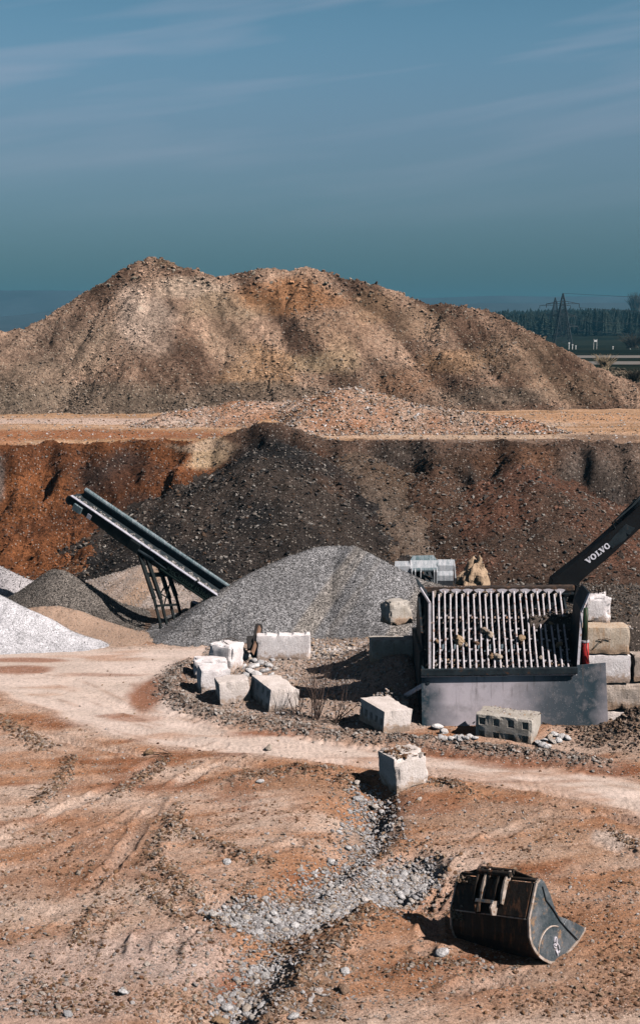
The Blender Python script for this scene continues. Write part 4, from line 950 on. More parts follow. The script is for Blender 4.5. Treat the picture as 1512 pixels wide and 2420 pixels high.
bC = block('white block in front of the rounded one with a worn front edge', (459, 1606), 8, 1.15, .75, .72, M['con'], 3, rnd=.06, chip=.08)
bD = block('white block with a black side, left end of the ring of blocks', (474, 1642), 14, .98, .95, .86, M['con'], 4, chip=.04, tilt=2)
bE = block('block with three holes in its dark side, between its two neighbours in the ring', (521, 1668), 14, 1.0, .95, .78, M['con_pink'], 5, pocket=(3, 2), tilt=-4)
bF = block('block with a big dark pocketed side facing the road curve', (634, 1686), 24, .98, 1.7, .80, M['con_pink'], 6, pocket=(4, 2), tilt=6)
bG = block('half buried block with notched dark side, left of the steel panel', (905, 1733), 26, .95, 1.55, .70, M['con_pink'], 7, pocket=(5, 1), tilt=3)
bH = block('broken block perched high beside the left wing of the hopper', (922, 1478), 22, .85, .9, .80, M['con_grey'], 8, D=42.6, chip=.10, tilt=-3, broken=.12, rnd=.06)
bI = block('dark block in the shadow under the perched broken one', (876, 1566), 4, 1.5, .7, .80, M['con_grey'], 9, D=42.2)
bJ = block('block with eight square holes lying in front of the steel panel', (1258, 1762), 67, .98, 1.72, .80, M['con_grey'], 10, pocket=(4, 2), tilt=0)
bK = block('lone tilted concrete block with soil on top beside the road', (937, 1880), 25, 1.0, .95, 1.0, M['con_pink'], 11, tilt=-5, chip=.07, rnd=.03, sink=.02)
WD = 39.2
def wall_block(label, x0, x1, y0, y1, mat, seed, D=WD, dy=0, **kw):
    p = P(x0, y1, D); q = P(x1, y0, D)
    o = block(label, (x0, y1), 0, q.x-p.x-.012, .8, q.z-p.z-.012, mat, seed, D=D+dy, sink=0, group=None, **kw); o['group'] = 'stacked blocks of the retaining wall'; return o
wall_block('rust streaked block with a lifting loop, third course of the wall', 1374, 1491, 1482, 1547, M['con_rust'], 21, chip=.025)
wall_block('smooth whitish block directly under the rust streaked one', 1374, 1493, 1548, 1615, M['con'], 22, rough=.004, chip=.02)
wall_block('block at the right edge beside the smooth whitish one', 1497, 1640, 1552, 1612, M['con_rough'], 23, dy=.1)
wall_block('rough grainy block under the smooth whitish one', 1395, 1575, 1617, 1680, M['con_rough'], 24, rough=.03)
wall_block('narrow bottom block beside the lower corner of the steel panel', 1400, 1498, 1682, 1745, M['con_pink'], 25)
wall_block('bottom block at the right edge beyond the narrow one', 1501, 1640, 1682, 1745, M['con_rough'], 26)
bL = block('broken white block with bent rebar, standing on top of the wall', (1374, 1474), 2, .92, .8, .92, M['con'], 27, D=39.9, rnd=.05, chip=.16, broken=.14); 
bS = block('pale slab lying under the lower edge of the steel panel', (1322, 1762), -3, 1.75, .8, .50, M['con'], 28, D=38.05, chip=.08, rnd=.04)
bT = block('low block buried under gravel beside the chute plate', (886, 1697), 5, 1.05, .9, .55, M['con_grey'], 29)
# wires, rebar and loops belonging to the blocks
mwire = plain_mat('rusty_wire', (.06, .04, .03), .8, .3)
def wirepart(name, pts, r, parent, mat=mwire, n=6):
    bm = bmesh.new(); tube(bm, [Vector(p) for p in pts], r, n); o = bm_obj(name, bm, mat, None, True)
    o.parent = parent; o.matrix_parent_inverse = (Matrix.Translation(parent.location) @ parent.rotation_euler.to_matrix().to_4x4()).inverted(); return o
q = P(1424, 1497, WD-.03); c_ = P(1430, 1513, WD-.02)
def arc(c, rx, rz, a0, a1, n=12, dy=0): return [c+Vector((rx*math.cos(R(a)), dy*math.sin(R(a)), rz*math.sin(R(a)))) for a in np.linspace(a0, a1, n)]
stained = [o for o in col.objects if o.name.startswith('concrete_block') and 'rust streaked' in o.get('label', '')][0]
wirepart('lifting_loop', [P(1412, 1511, WD-.03), P(1425, 1512, WD-.03), P(1421, 1519, WD-.12), P(1418, 1520, WD-.12), P(1423, 1511, WD-.05), P(1434, 1509, WD-.03), P(1443, 1512, WD-.03)], .012, stained)
for x, k in ((1403, 0), (1414, 1), (1424, 2)):
    wirepart('rebar', [P(x, 1404, 40.3), P(x+3, 1390-4*k, 40.3), P(x+9, 1386-2*k, 40.4), P(x+11, 1403, 40.4)], .016, bL)
zt = bB.location.z+1.0
cb = bB.location
wirepart('wire_loop', [Vector((cb.x-.1, cb.y+.3, zt-.02)), Vector((cb.x-.3, cb.y+.55, zt+.04)), Vector((cb.x-.32, cb.y+.85, zt+.05)), Vector((cb.x-.05, cb.y+1.0, zt+.06)), Vector((cb.x+.15, cb.y+.9, zt)), Vector((cb.x+.2, cb.y+.8, zt-.02))], .014, bB)
# soil and stones lying on the lone block and on others
def pileup(name, o, w, d, z, n, smin, smax, pal, a=0, label=None, cat=None, h=.12, off=(0, 0), coll=None):
    """small heap resting on a block"""
    c = o.location; u = rng.uniform(0, 1, (n, 2)); rr = np.sqrt(((u[:, 0]-.5)*2)**2+((u[:, 1]-.5)*2)**2)
    lx = u[:, 0]*w+off[0]; ly = u[:, 1]*d+off[1]; zz = z+h*np.clip(1-rr, 0, 1)*rng.random(n)
    ca, sa = math.cos(R(a)), math.sin(R(a)); pts = np.stack([c.x+lx*ca-ly*sa, c.y+lx*sa+ly*ca, c.z+zz], 1)
    s_ = smin*(smax/smin)**(rng.random(n)**1.8); ob = scatter(name, pts, s_, pick(n, pal), coll or C_clod); tag(ob, label, cat); return ob
pileup('loose_soil', bK, .85, .8, .98, 260, .04, .2, [(.30, .15, .08), (.22, .11, .06), (.4, .28, .2), (.6, .52, .48)], 25, 'reddish soil and stones lying on the lone block', 'soil', .14, (.03, .05))
pileup('rubble_on_block', bJ, .9, 1.6, .78, 120, .03, .12, PAL_PALE, 62, 'gravel crumbs on top of the block with square holes', 'rubble', .05, (.05, .05), C_round)
pileup('rubble_on_block', bT, 1.05, .9, .50, 700, .04, .17, PAL_PALE, 8, 'heap of pale gravel on the low buried block', 'gravel', .42, (0, .02), C_round)
pileup('rubble_on_block', bL, 1.6, .75, -.02, 260, .04, .16, PAL_PALE+[(.5, .42, .36)], 0, 'crushed concrete crumbs on the course below the broken white block', 'rubble', .1, (-.1, -.35), C_clod)

# ------------------------------------------------------------------ hopper with its bar grid
M['steel_panel'] = metal_mat('brushed_steel_sheen', (.04, .07, .09), (.50, .45, .48), .8, 0, .42, None, .3, .002, False, (.45, .45, .47))
M['steel_bar'] = metal_mat('worn_bar_steel', (.50, .46, .50), (.66, .62, .66), .5, .1, 6, (.28, .13, .07), .35, .003)
M['steel_dark'] = metal_mat('dark_painted_steel', (.010, .016, .022), (.028, .038, .046), .7, .1, 3, (.10, .05, .03), .2)
M['steel_rusty'] = metal_mat('rusty_brown_steel', (.035, .028, .026), (.09, .065, .055), .65, .2, 3, (.20, .11, .07), .4, .006)
M['steel_pale'] = metal_mat('pale_worn_steel', (.50, .47, .52), (.66, .62, .68), .5, .2, 4, (.30, .16, .09), .3, .003)
M['slat_lit'] = metal_mat('lit_rusty_flat_bar', (.30, .24, .21), (.42, .36, .33), .6, .1, 4, (.30, .15, .09), .5); M['slat_blue'] = metal_mat('blue_grey_flat_bar', (.06, .10, .13), (.14, .18, .21), .6, .1, 4)
def paint_panel_sheen():
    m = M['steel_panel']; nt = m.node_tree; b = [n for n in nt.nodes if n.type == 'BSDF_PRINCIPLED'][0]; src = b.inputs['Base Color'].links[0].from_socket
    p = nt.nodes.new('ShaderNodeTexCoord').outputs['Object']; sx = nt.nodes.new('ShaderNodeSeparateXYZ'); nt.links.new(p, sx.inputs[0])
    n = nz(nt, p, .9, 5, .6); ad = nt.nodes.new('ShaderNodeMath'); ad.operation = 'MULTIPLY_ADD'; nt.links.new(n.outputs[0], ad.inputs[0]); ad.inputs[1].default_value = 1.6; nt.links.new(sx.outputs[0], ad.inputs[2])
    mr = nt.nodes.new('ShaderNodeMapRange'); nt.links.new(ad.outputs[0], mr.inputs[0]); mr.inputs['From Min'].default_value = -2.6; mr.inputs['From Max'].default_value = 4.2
    r = ramp(nt, mr.outputs[0], [(.13, (0, 0, 0)), (.27, (.95, .95, .95)), (.50, (.85, .85, .85)), (.68, (.10, .10, .10)), (.86, (0, 0, 0)), (.97, (.55, .55, .55))])  # sheen painted into the colour: bright left of centre, dark either side
    dark = mix(nt, (.022, .045, .062), src, .03); sheen = mix(nt, (.66, .58, .64), src, .30)
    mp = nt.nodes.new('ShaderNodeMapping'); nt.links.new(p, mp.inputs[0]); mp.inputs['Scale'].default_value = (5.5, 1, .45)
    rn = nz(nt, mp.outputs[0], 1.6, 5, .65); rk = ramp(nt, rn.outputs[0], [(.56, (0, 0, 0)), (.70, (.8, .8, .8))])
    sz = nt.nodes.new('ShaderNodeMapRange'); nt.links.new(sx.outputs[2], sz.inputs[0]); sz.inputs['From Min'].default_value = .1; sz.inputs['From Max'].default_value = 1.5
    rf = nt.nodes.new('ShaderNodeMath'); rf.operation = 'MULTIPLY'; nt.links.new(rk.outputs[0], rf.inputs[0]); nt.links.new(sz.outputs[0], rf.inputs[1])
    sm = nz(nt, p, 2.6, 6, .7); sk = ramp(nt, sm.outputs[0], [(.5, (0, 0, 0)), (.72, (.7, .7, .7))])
    cc = mix(nt, dark, sheen, r.outputs[0]); cc = mix(nt, cc, (.26, .235, .25), sk.outputs[0]); cc = mix(nt, cc, (.10, .085, .085), rf.outputs[0])
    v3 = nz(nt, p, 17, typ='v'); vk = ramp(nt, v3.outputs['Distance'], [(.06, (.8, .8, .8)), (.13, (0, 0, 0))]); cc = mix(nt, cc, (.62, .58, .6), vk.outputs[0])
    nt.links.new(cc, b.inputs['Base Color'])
paint_panel_sheen()
def hopper():
    o0 = P(1200, 1718, 38.6); org = Vector((o0.x, o0.y+1.2, 0.0))
    h = empty('rock_screening_hopper', org, 'dark steel rock hopper with a sloping bar grid and a broad grey front panel', 'hopper')
    DP = 38.55
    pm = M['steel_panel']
    def pan(pts, th=.03): 
        return lambda bm: prism(bm, pts, (0, th, 0))
    # front panel, leaning very slightly, and its raised right end
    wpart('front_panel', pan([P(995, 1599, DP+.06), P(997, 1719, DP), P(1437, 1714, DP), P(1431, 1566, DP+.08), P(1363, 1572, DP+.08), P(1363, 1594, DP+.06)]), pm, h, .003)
    wpart('edge_rail', lambda bm: (box(bm, P(994, 1589, DP-.02), P(1364, 1584, DP-.02), .14, .19)), M['steel_dark'], h, .01)
    wpart('edge_strip', lambda bm: box(bm, P(995, 1599.5, DP-.03), P(1200, 1597.5, DP-.03), .03, .02), M['steel_pale'], h)
    wpart('edge_strip', lambda bm: box(bm, P(1200, 1595.5, DP-.03), P(1363, 1594.5, DP-.03), .03, .02), M['steel_pale'], h)
    wpart('corner_tab', lambda bm: box(bm, P(1419, 1711, DP-.02), P(1437, 1710, DP-.02), .04, .08), M['steel_dark'], h)
    wpart('latch_hole', lambda bm: tube(bm, [P(1011, 1614, DP+.05)+Vector((0, -.02, 0)), P(1011, 1614, DP+.05)+Vector((0, -.005, 0))], .055, 8), M['steel_dark'], h)
    wpart('skid_foot', lambda bm: box(bm, P(1100, 1722, DP+.2), P(1420, 1718, DP+.2), .3, .12), M['steel_dark'], h)
    # grid plane: low edge in front, high edge behind
    DB, DT = 38.8, 41.4
    zb = P(1200, 1583, DB).z; zt_ = P(1200, 1400, DT).z
    def GP(px, py):      # point of the grid plane seen at px, py
        d = ray(px, py); d = d/d[1]; n = Vector((0, -(zt_-zb), DT-DB)); p0 = Vector((0, DB, zb)); c = Vector((0, 0, CAMZ)); dv = Vector(d)
        t = n.dot(p0-c)/n.dot(dv); return c+dv*t
    nrm = Vector((0, -(zt_-zb), DT-DB)).normalized()
    r = random.Random(5)
    for i in range(23):
        xt = (1150+.617*(420+i*30.4))*.7259; xb = (1150+.617*(422+i*32.4))*.7259; long_ = i % 2 == 0
        yt = 1399 if long_ else 1406
        k1 = r.uniform(-1.6, 1.6); k2 = r.uniform(-1.6, 1.6)
        pts = [GP(xt, yt), GP(xt+(xb-xt)*.18+k1*.4, yt+33), GP(xt+(xb-xt)*.45+k1, yt+83), GP(xt+(xb-xt)*.75+k2, yt+130), GP(xb, 1584)]
        def bar(bm, pts=pts):
            for a, b in zip(pts[:-1], pts[1:]): tube(bm, [a+nrm*.02, b+nrm*.02], .029, 7)
            for a, b in zip(pts[:-1], pts[1:]): box(bm, a-nrm*.04, b-nrm*.04, .02, .09, nrm)
        wpart('bar', bar, M['steel_bar'], h, smooth=False)
        if long_ and 1 < i:
            def flare(bm, p=pts[0]):
                prism(bm, [p+Vector((-.17, -.02, .07)), p+Vector((-.03, -.03, -.06)), p+Vector((.03, -.03, -.06)), p+Vector((.17, -.02, .07)), p+Vector((.04, -.02, .10)), p+Vector((-.04, -.02, .10))], (0, .05, 0))
            wpart('flared_bracket', flare, M['steel_pale'], h)
        else:
            def cake(bm, p=pts[0]):
                prism(bm, [p+Vector((.03, .03, .02)), p+Vector((.10, .03, .03)), p+Vector((.09, .04, -.10)), p+Vector((.055, .04, -.26)), p+Vector((.03, .03, -.3))], (0, .05, .02))
            wpart('caked_dirt', cake, M['con_rough'], h)
        for f in (.30, .47, .60, .73, .87):     # welded lugs of the cross bars show right of each bar
            a = pts[0].lerp(pts[-1], f)-nrm*.05
            if r.random() < .75: wpart('lug', lambda bm, a=a: box(bm, a, a+Vector((.105, 0, 0)), .045, .045), M['steel_bar'], h)
    for f in (.18, .30, .47, .60, .73, .87):
        a, b = GP(1018, 1400+f*184), GP(1340, 1400+f*184)
        wpart('cross_bar', lambda bm, a=a, b=b: box(bm, a-nrm*.17, b-nrm*.17, .07, .06), M['steel_rusty'], h)
    wpart('lower_rail', lambda bm: tube(bm, [GP(1014, 1579)-nrm*.06, GP(1348, 1573)-nrm*.06], .045, 8), M['steel_dark'], h)
    # second deck: slanting flats beneath, upper rows painted paler as if sunlit
    for row, (f0, f1) in enumerate(((.16, .30), (.33, .47), (.50, .62), (.64, .76))):
        for i in range(11):
            x0 = 1028+i*28+row*(-7); dp = .38+.10*row
            a = GP(x0+13, 1400+f0*184)-nrm*dp; b = GP(x0-5, 1400+f1*184)-nrm*dp
            wpart('slat', lambda bm, a=a, b=b: box(bm, a, b, .11, .025, nrm), M['slat_lit'] if row < 2 else M['slat_blue'], h)
    # top beam and rail
    wpart('top_beam', lambda bm: box(bm, P(998, 1392, 41.6), P(1356, 1388, 41.6), .26, .15), M['steel_rusty'], h, .01)
    wpart('top_rail', lambda bm: box(bm, P(1000, 1405, 41.55), P(1356, 1402, 41.55), .10, .06), M['steel_dark'], h, .005)
    # side walls below the grid, back wall and floor
    xl, xr = P(1006, 1590, DB).x, P(1366, 1590, DB).x
    bl, br = P(994, 1600, DP).x+.02, P(1425, 1600, DP).x-.1
    wpart('side_wall', lambda bm: prism(bm, [(xl-.05, DB-.1, .1), (xl-.05, DB-.1, zb-.1), (xl-.05, DT+.3, zt_-.1), (xl-.05, DT+.6, zt_-.6), (xl-.05, DT+.6, .1)], (.06, 0, 0)), M['steel_dark'], h)
    wpart('side_wall', lambda bm: prism(bm, [(xr, DB-.1, .1), (xr, DB-.1, zb-.1), (xr, DT+.3, zt_-.1), (xr, DT+.6, zt_-.6), (xr, DT+.6, .1)], (.06, 0, 0)), M['steel_dark'], h)
    wpart('back_wall', lambda bm: prism(bm, [(xl, DT+.25, .1), (xr, DT+.25, .1), (xr, DT+.25, zt_-.05), (xl, DT+.25, zt_-.05)], (0, .05, 0)), M['steel_dark'], h)
    wpart('hopper_floor', lambda bm: prism(bm, [(xl, DB-.1, .55), (xr, DB-.1, .55), (xr, DT+.25, 1.35), (xl, DT+.25, 1.35)], (0, 0, -.05)), M['steel_dark'], h)
    # wings
    def wing(sx, pxb, ptop, flare_px, py_k, pyt, wm):
        low = P(pxb, 1590, DB); kink = P(ptop, py_k, DB+.25); tip = P(flare_px, pyt, DB+.35)
        low2 = low+Vector((0, 1.3, .9)); k2 = kink+Vector((0, 1.25, .15)); t2 = tip+Vector((0, 1.2, .05))
        def fn(bm):
            th = Vector((sx*.045, 0, 0))
            for a, b, c, d in ((low, kink, k2, low2), (kink, tip, t2, k2)):
                vs_ = [bm.verts.new(p) for p in (a, b, c, d, a+th, b+th, c+th, d+th)]
                for f in ((0, 1, 2, 3), (7, 6, 5, 4), (0, 4, 5, 1), (1, 5, 6, 2), (2, 6, 7, 3), (3, 7, 4, 0)): bm.faces.new([vs_[i] for i in f])
        wpart('side_wing', fn, M['steel_dark'], h)
        def fr(bm):
            box(bm, low+Vector((0, -.03, 0)), kink+Vector((0, -.03, 0)), .075, .05); box(bm, kink+Vector((0, -.03, 0)), tip+Vector((0, -.03, 0)), .085, .05)
        wpart('wing_edge', fr, M['steel_pale'], h)
        def ribs(bm):
            for u in (.35, .7): box(bm, low.lerp(low2, u)+Vector((-sx*.0+sx*.05, 0, 0)), kink.lerp(k2, u)+Vector((sx*.05, 0, 0)), .06, .08)
        wpart('wing_rib', ribs, M['steel_dark'], h)
    wing(-1, 1015, 1015, 992, 1424, 1388, 0); wing(1, 1364, 1374, 1392, 1445, 1402, 0)
    # chute plate at the left, chassis behind the panel
    wpart('chute_plate', lambda bm: prism(bm, [P(948, 1650, 39.6), P(996, 1622, 38.7), P(996, 1627, 38.7), P(950, 1655, 39.6)], (.02, .25, .02)), M['steel_pale'], h)
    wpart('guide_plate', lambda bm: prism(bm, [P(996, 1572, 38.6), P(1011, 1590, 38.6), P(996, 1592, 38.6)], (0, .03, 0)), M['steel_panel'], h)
    wpart('chassis', lambda bm: (cbox(bm, ((bl+br)/2, 40.5, .75), (br-bl-.3, 2.6, 1.0)), cbox(bm, (bl+.25, 41.1, 1.2), (.5, 3.4, 1.8))), M['steel_dark'], h, .02)
    wpart('leg', lambda bm: box(bm, (bl+.25, 42.7, 0), (bl+.25, 42.7, 2.6), .2, .2), M['steel_dark'], h); wpart('leg', lambda bm: box(bm, (br-.6, 42.7, 0), (br-.6, 42.7, 2.6), .2, .2), M['steel_dark'], h)
    # hydraulic prop by the right wing: red barrel, green sleeve
    mred = plain_mat('red_paint', (.34, .022, .022), .5); mgrn = plain_mat('dark_green_paint', (.02, .045, .022), .5)
    wpart('prop_barrel', lambda bm: tube(bm, [P(1383, 1580, 39.0), P(1382, 1516, 39.0)], .115, 12), mred, h, smooth=True, label='red lower barrel')
    wpart('prop_sleeve', lambda bm: tube(bm, [P(1382, 1514, 39.02), P(1384, 1436, 39.02)], [.085, .07], 12), mgrn, h, smooth=True, label='dark green upper sleeve')
    wpart('prop_collar', lambda bm: tube(bm, [P(1382, 1517, 39.0), P(1382, 1513, 39.0)], .13, 12), M['steel_pale'], h)
    wirepart('hose', [P(1384, 1440, 38.9), P(1388, 1480, 38.85), P(1385, 1530, 38.8), P(1392, 1566, 38.9)], .014, h)
    return h, GP, nrm, zb
hop, GP, GN_, gzb = hopper()
# rocks jammed in the grid and lying at its foot, one by one
def rock(label, p, s, mesh, cat='rock', group=None, rot=None, name='rock', sc=(1, .9, .8)):
    o = bpy.data.objects.new(name, mesh); col.objects.link(o); o.location = p; o.scale = (s*sc[0], s*sc[1], s*sc[2]); o.rotation_euler = rot or (rng.uniform(-.4, .4), rng.uniform(-.4, .4), rng.uniform(0, 6))
    return tag(o, label, cat, group)
ROCKM = [stone_mesh('rock_shape', 30+i, 3, .5, .85, M['rock'], i % 2 == 0) for i in range(4)]
BOULD = stone_mesh('boulder_shape', 91, 4, .75, .95, M['rock_tan'], False)
for v in BOULD.vertices:
    t = v.co.z+.5; n_ = float(vn3(*[np.array([q*7]) for q in v.co], 9)[0])-.5; v.co.x *= (1.15-.75*t)*(1+.35*n_); v.co.y *= (1.1-.6*t)*(1+.3*n_); v.co.z *= 1+.25*n_
for p in BOULD.polygons: p.use_smooth = False
COBM = [stone_mesh('cobble_shape', 50+i, 2, .32, .68, M['cobble'], False) for i in range(6)]
COBB = [stone_mesh('cobble_big_shape', 70+i, 3, .35, .72, M['cobble'], i % 3 == 2) for i in range(5)]
def zpx(x, y): return (1380+x*370/1512)*.7259, (1880+y*350/1430)*.7259
for (zx, zy, s, lb) in ((478, 860, .34, 'long brown stone jammed on the left half of the bar grid'), (785, 715, .30, 'brown rock with a pale face jammed in the upper middle of the grid'), (878, 780, .24, 'dark brown rock just right of the upper middle rock of the grid'),
                        (902, 1068, .22, 'orange round stone near the foot of the grid'), (975, 1075, .28, 'dark and white stone beside the orange one near the grid foot'), (1290, 830, .27, 'light brown rock jammed in the right half of the grid'),
                        (165, 870, .16, 'small tan stone on the leftmost bars of the grid'), (558, 915, .13, 'small tan stone right beside the long brown one'), (706, 892, .16, 'small flat stone in the middle of the grid')):
    a, b = zpx(zx, zy); rock(lb, GP(a, b)+GN_*.07, s*1.1, ROCKM[len(lb) % 4], 'rock', 'rocks jammed in the bar grid', sc=(1, .8, 1.3) if zx == 478 else (1, .8, 1))
def zp2(x, y): return (1650+x*350/1512)*.7259, (1880+y*350/1512)*.7259
for (zx, zy, s, lb) in ((613, 665, .18, 'small pale rock high on the shaded right bars of the grid'), (725, 960, .2, 'dark stone on the shaded right bars of the grid'), (465, 1150, .16, 'tan angular stone at the lower right of the grid')):
    a, b = zp2(zx, zy); rock(lb, GP(a, b)+GN_*.07, s*1.1, ROCKM[len(lb) % 4], 'rock', 'rocks jammed in the bar grid')
rows = [(x, 1584+rng.uniform(-3, 3)) for x in np.arange(1022, 1356, 9.5)]
for x, y in rows:
    s = rng.uniform(.08, .19); p = P(x+rng.uniform(-4, 4), y, 38.6+rng.uniform(0, .12)); p.z = gzb-.02+s*.2
    rock(('pale stone at the grid foot, %s' % ('left of the long brown rock' if x < 1090 else 'under the middle bars' if x < 1200 else 'under the right half of the bars' if x < 1310 else 'by the right wing')), p, s, COBM[rng.integers(0, 6)], 'stone', 'stones along the foot of the grid', name='stone')
rr = []
for k in range(420):
    x = rng.uniform(1022, 1350); f = abs(rng.normal(0, 13)); p = GP(x, 1580-f)-GN_*rng.uniform(.06, .2); rr.append(p)
rr = np.array([tuple(p) for p in rr]); tag(scatter('grit_on_grid', rr, .04+.14*rng.random(len(rr))**2, pick(len(rr), PAL_PALE+PAL_SOIL), C_round), 'small stones and grit gathered at the foot of the bar grid', 'grit')
tr = np.array([tuple(P(rng.uniform(1002, 1354), 1387+rng.uniform(-1.2, .5), 41.6)) for _ in range(340)])
tag(scatter('dirt_on_beam', tr, rng.uniform(.03, .08, 340), pick(340, PAL_PALE), C_clod), 'dirt crumbs along the top beam of the hopper', 'dirt')

# ------------------------------------------------------------------ conveyor
mrub = plain_mat('black_rubber', (.018, .026, .032), .7)
M['conv'] = metal_mat('black_green_paint', (.005, .008, .009), (.012, .017, .018), .75, .0, 2, (.03, .03, .03), .2)
M['conv_edge'] = metal_mat('pale_edge_steel', (.42, .42, .50), (.58, .56, .64), .55, .2, 5, (.2, .2, .2), .2)
M['conv_cover'] = metal_mat('teal_cover', (.10, .17, .19), (.34, .38, .42), .45, .3, 4, (.04, .06, .07), .3, .002, True)
def conveyor():
    DA, DB_ = 53.9, 51.2          # head and tail distance
    def q(px, py, k=0): t = (px-170)/(540-170); D = DA+(DB_-DA)*t; return P(px, py, D+k)
    org = Vector((q(330, 1290).x, 52.6, 0.0))
    o = empty('stacking_conveyor', org, 'long dark inclined conveyor carrying gravel to its raised left end', 'conveyor')
    W = 1.0
    # near side frame: upper edge (166,1172)->(512,1408); far edge (205,1168)->(535,1393)
    n0, n1 = q(166, 1172), q(524, 1416); dirv = (n1-n0).normalized()
    off = Vector((0, W, 0)); up = Vector((0, 0, 1)); upn = (up-dirv*up.dot(dirv)).normalized(); side = dirv.cross(upn).normalized()
    if side.y < 0: side = -side
    L = (n1-n0).length; Wd = .85
    hgt = lambda t: .42 if t < .2 else .50
    def frame(s_):
        a, b = n0+side*s_, n1+side*s_
        def fn(bm):
            pr = [(0, 0), (0, -.26), (.06, -.34), (.35, -.46), (1, -.46), (1, 0)]
            prism(bm, [a+dirv*L*u+upn*v for u, v in pr], side*.05)
        return fn
    wpart('side_frame', frame(0), M['conv'], o); wpart('side_frame', frame(Wd), M['conv'], o)
    wpart('top_edge', lambda bm: (box(bm, n0+upn*.02+side*.06, n0+dirv*L*.53+upn*.02+side*.06, .17, .03, upn), box(bm, n0+dirv*L*.535+upn*.02+side*.06, n0+dirv*L*.83+upn*.02+side*.06, .17, .03, upn), box(bm, n0+dirv*L*.845+upn*.02+side*.06, n1+upn*.02+side*.06, .17, .03, upn)), M['conv_edge'], o)
    # far side: tall skirt with a rounded cover
    def skirt(bm):
        a, b = n0+side*(Wd-.06)+dirv*.1, n1+side*(Wd-.06); prism(bm, [a-upn*.1, b-upn*.1, b+upn*.24, a+upn*.24], side*.04)
    wpart('far_skirt', skirt, mrub, o)
    def cover(bm):
        for u0, u1, r_ in ((.01, .55, .10), (.55, 1.0, .085)):
            tube(bm, [n0+dirv*(L*u0)+side*Wd+upn*.25, n0+dirv*(L*u1)+side*Wd+upn*.25], r_, 10)
    wpart('far_cover', cover, M['conv_cover'], o, smooth=False)
    # belt, troughed
    def belt(bm):
        pr = [(.08, -.02), (.30, -.16), (.65, -.16), (.90, .04)]
        A = [bm.verts.new(n0+side*s_+upn*v) for s_, v in pr]; B_ = [bm.verts.new(n1+side*s_+upn*v) for s_, v in pr]
        A2 = [bm.verts.new(n0+side*s_+upn*(v-.02)) for s_, v in pr]; B2 = [bm.verts.new(n1+side*s_+upn*(v-.02)) for s_, v in pr]
        for k in range(3): bm.faces.new((A[k], A[k+1], B_[k+1], B_[k])); bm.faces.new((A2[k+1], A2[k], B2[k], B2[k+1]))
    wpart('belt', belt, mrub, o)
    wpart('head_drum', lambda bm: tube(bm, [n0+side*.05-upn*.2+dirv*.02, n0+side*.92-upn*.2+dirv*.02], .19, 14), mrub, o)
    wpart('motor_box', lambda bm: cbox(bm, n0+dirv*.55-upn*.26-side*.05, (.42, .12, .28), Matrix((dirv, side, upn)).transposed()), M['conv_cover'], o, .01)
    wpart('inspection_plate', lambda bm: cbox(bm, n0+dirv*1.15-upn*.28-side*.01, (.2, .03, .2), Matrix((dirv, side, upn)).transposed()), M['conv_edge'], o, .004)
    for u in np.linspace(.1, .95, 14):
        wpart('idler', lambda bm, u=u: tube(bm, [n0+dirv*L*u+side*.06-upn*.22, n0+dirv*L*u+side*.9-upn*.22], .05, 6), M['conv'], o)
    # gravel on the belt
    n = 900; u = rng.uniform(.005, .995, n); cyc = np.sin(u*L*2*math.pi/.42); v = rng.normal(.40, .09, n)
    pts = np.array([tuple(n0+dirv*L*float(a)+side*float(np.clip(b, .2, .62))+upn*float(-.12+.06*c+.05*rng.random())) for a, b, c in zip(u, v, cyc)])-np.array(org)
    g = scatter('gravel_load', pts, rng.uniform(.05, .12, n), pick(n, [(.5, .47, .45), (.62, .58, .56), (.3, .27, .26)]), C_ang, o)
    # falling stream
    n = 260; t = rng.random(n)**.8; top = n0+side*.45-dirv*.1; bot = P(140, 1345, 54.0)
    pts = np.array([tuple(top.lerp(Vector((top.x-.35*float(a)**.5, top.y, bot.z)), float(a))+Vector((rng.normal(0, .06+.12*a), rng.normal(0, .06), 0))) for a in t])
    tag(scatter('falling_gravel', pts, rng.uniform(.03, .08, n), pick(n, [(.10, .09, .085), (.2, .17, .15)]), C_ang), 'thin stream of gravel falling from the raised end of the conveyor', 'gravel stream')
    # leg frame: four posts with bracing
    mk = M['conv']
    A = [(q(330, 1310), P(388, 1485, 51.0)), (q(345, 1312, .0), P(403, 1484, 51.3)), (q(372, 1325, .7), P(420, 1474, 51.9)), (q(385, 1322, .8), P(437, 1466, 52.0))]
    for a, b in A: wpart('post', lambda bm, a=a, b=b: (box(bm, a, a.lerp(b, .6), .13, .13), box(bm, a.lerp(b, .58), b-Vector((0, 0, .5)), .09, .09)), mk, o)
    def brace(bm):
        box(bm, A[0][0].lerp(A[0][1], .28), A[3][0].lerp(A[3][1], .25), .16, .16); box(bm, A[0][0].lerp(A[0][1], .70), A[3][0].lerp(A[3][1], .74), .08, .08)
        box(bm, A[0][0].lerp(A[0][1], .45), A[2][0].lerp(A[2][1], .62), .045, .045); box(bm, A[3][0].lerp(A[3][1], .35), A[1][0].lerp(A[1][1], .72), .045, .045)
        box(bm, A[2][0].lerp(A[2][1], .40), A[1][0].lerp(A[1][1], .55), .045, .045)
    wpart('brace', brace, mk, o)
    wpart('hydraulic_ram', lambda bm: (tube(bm, [q(318, 1295, -.1), q(362, 1322, -.1)], .06, 8), tube(bm, [q(355, 1318, -.1), q(392, 1345, -.1)], .035, 8)), M['steel_dark'], o)
    wpart('knuckle', lambda bm: (cbox(bm, q(318, 1290, -.05), (.5, .25, .4), Matrix((dirv, side, upn)).transposed())), mk, o, .02)
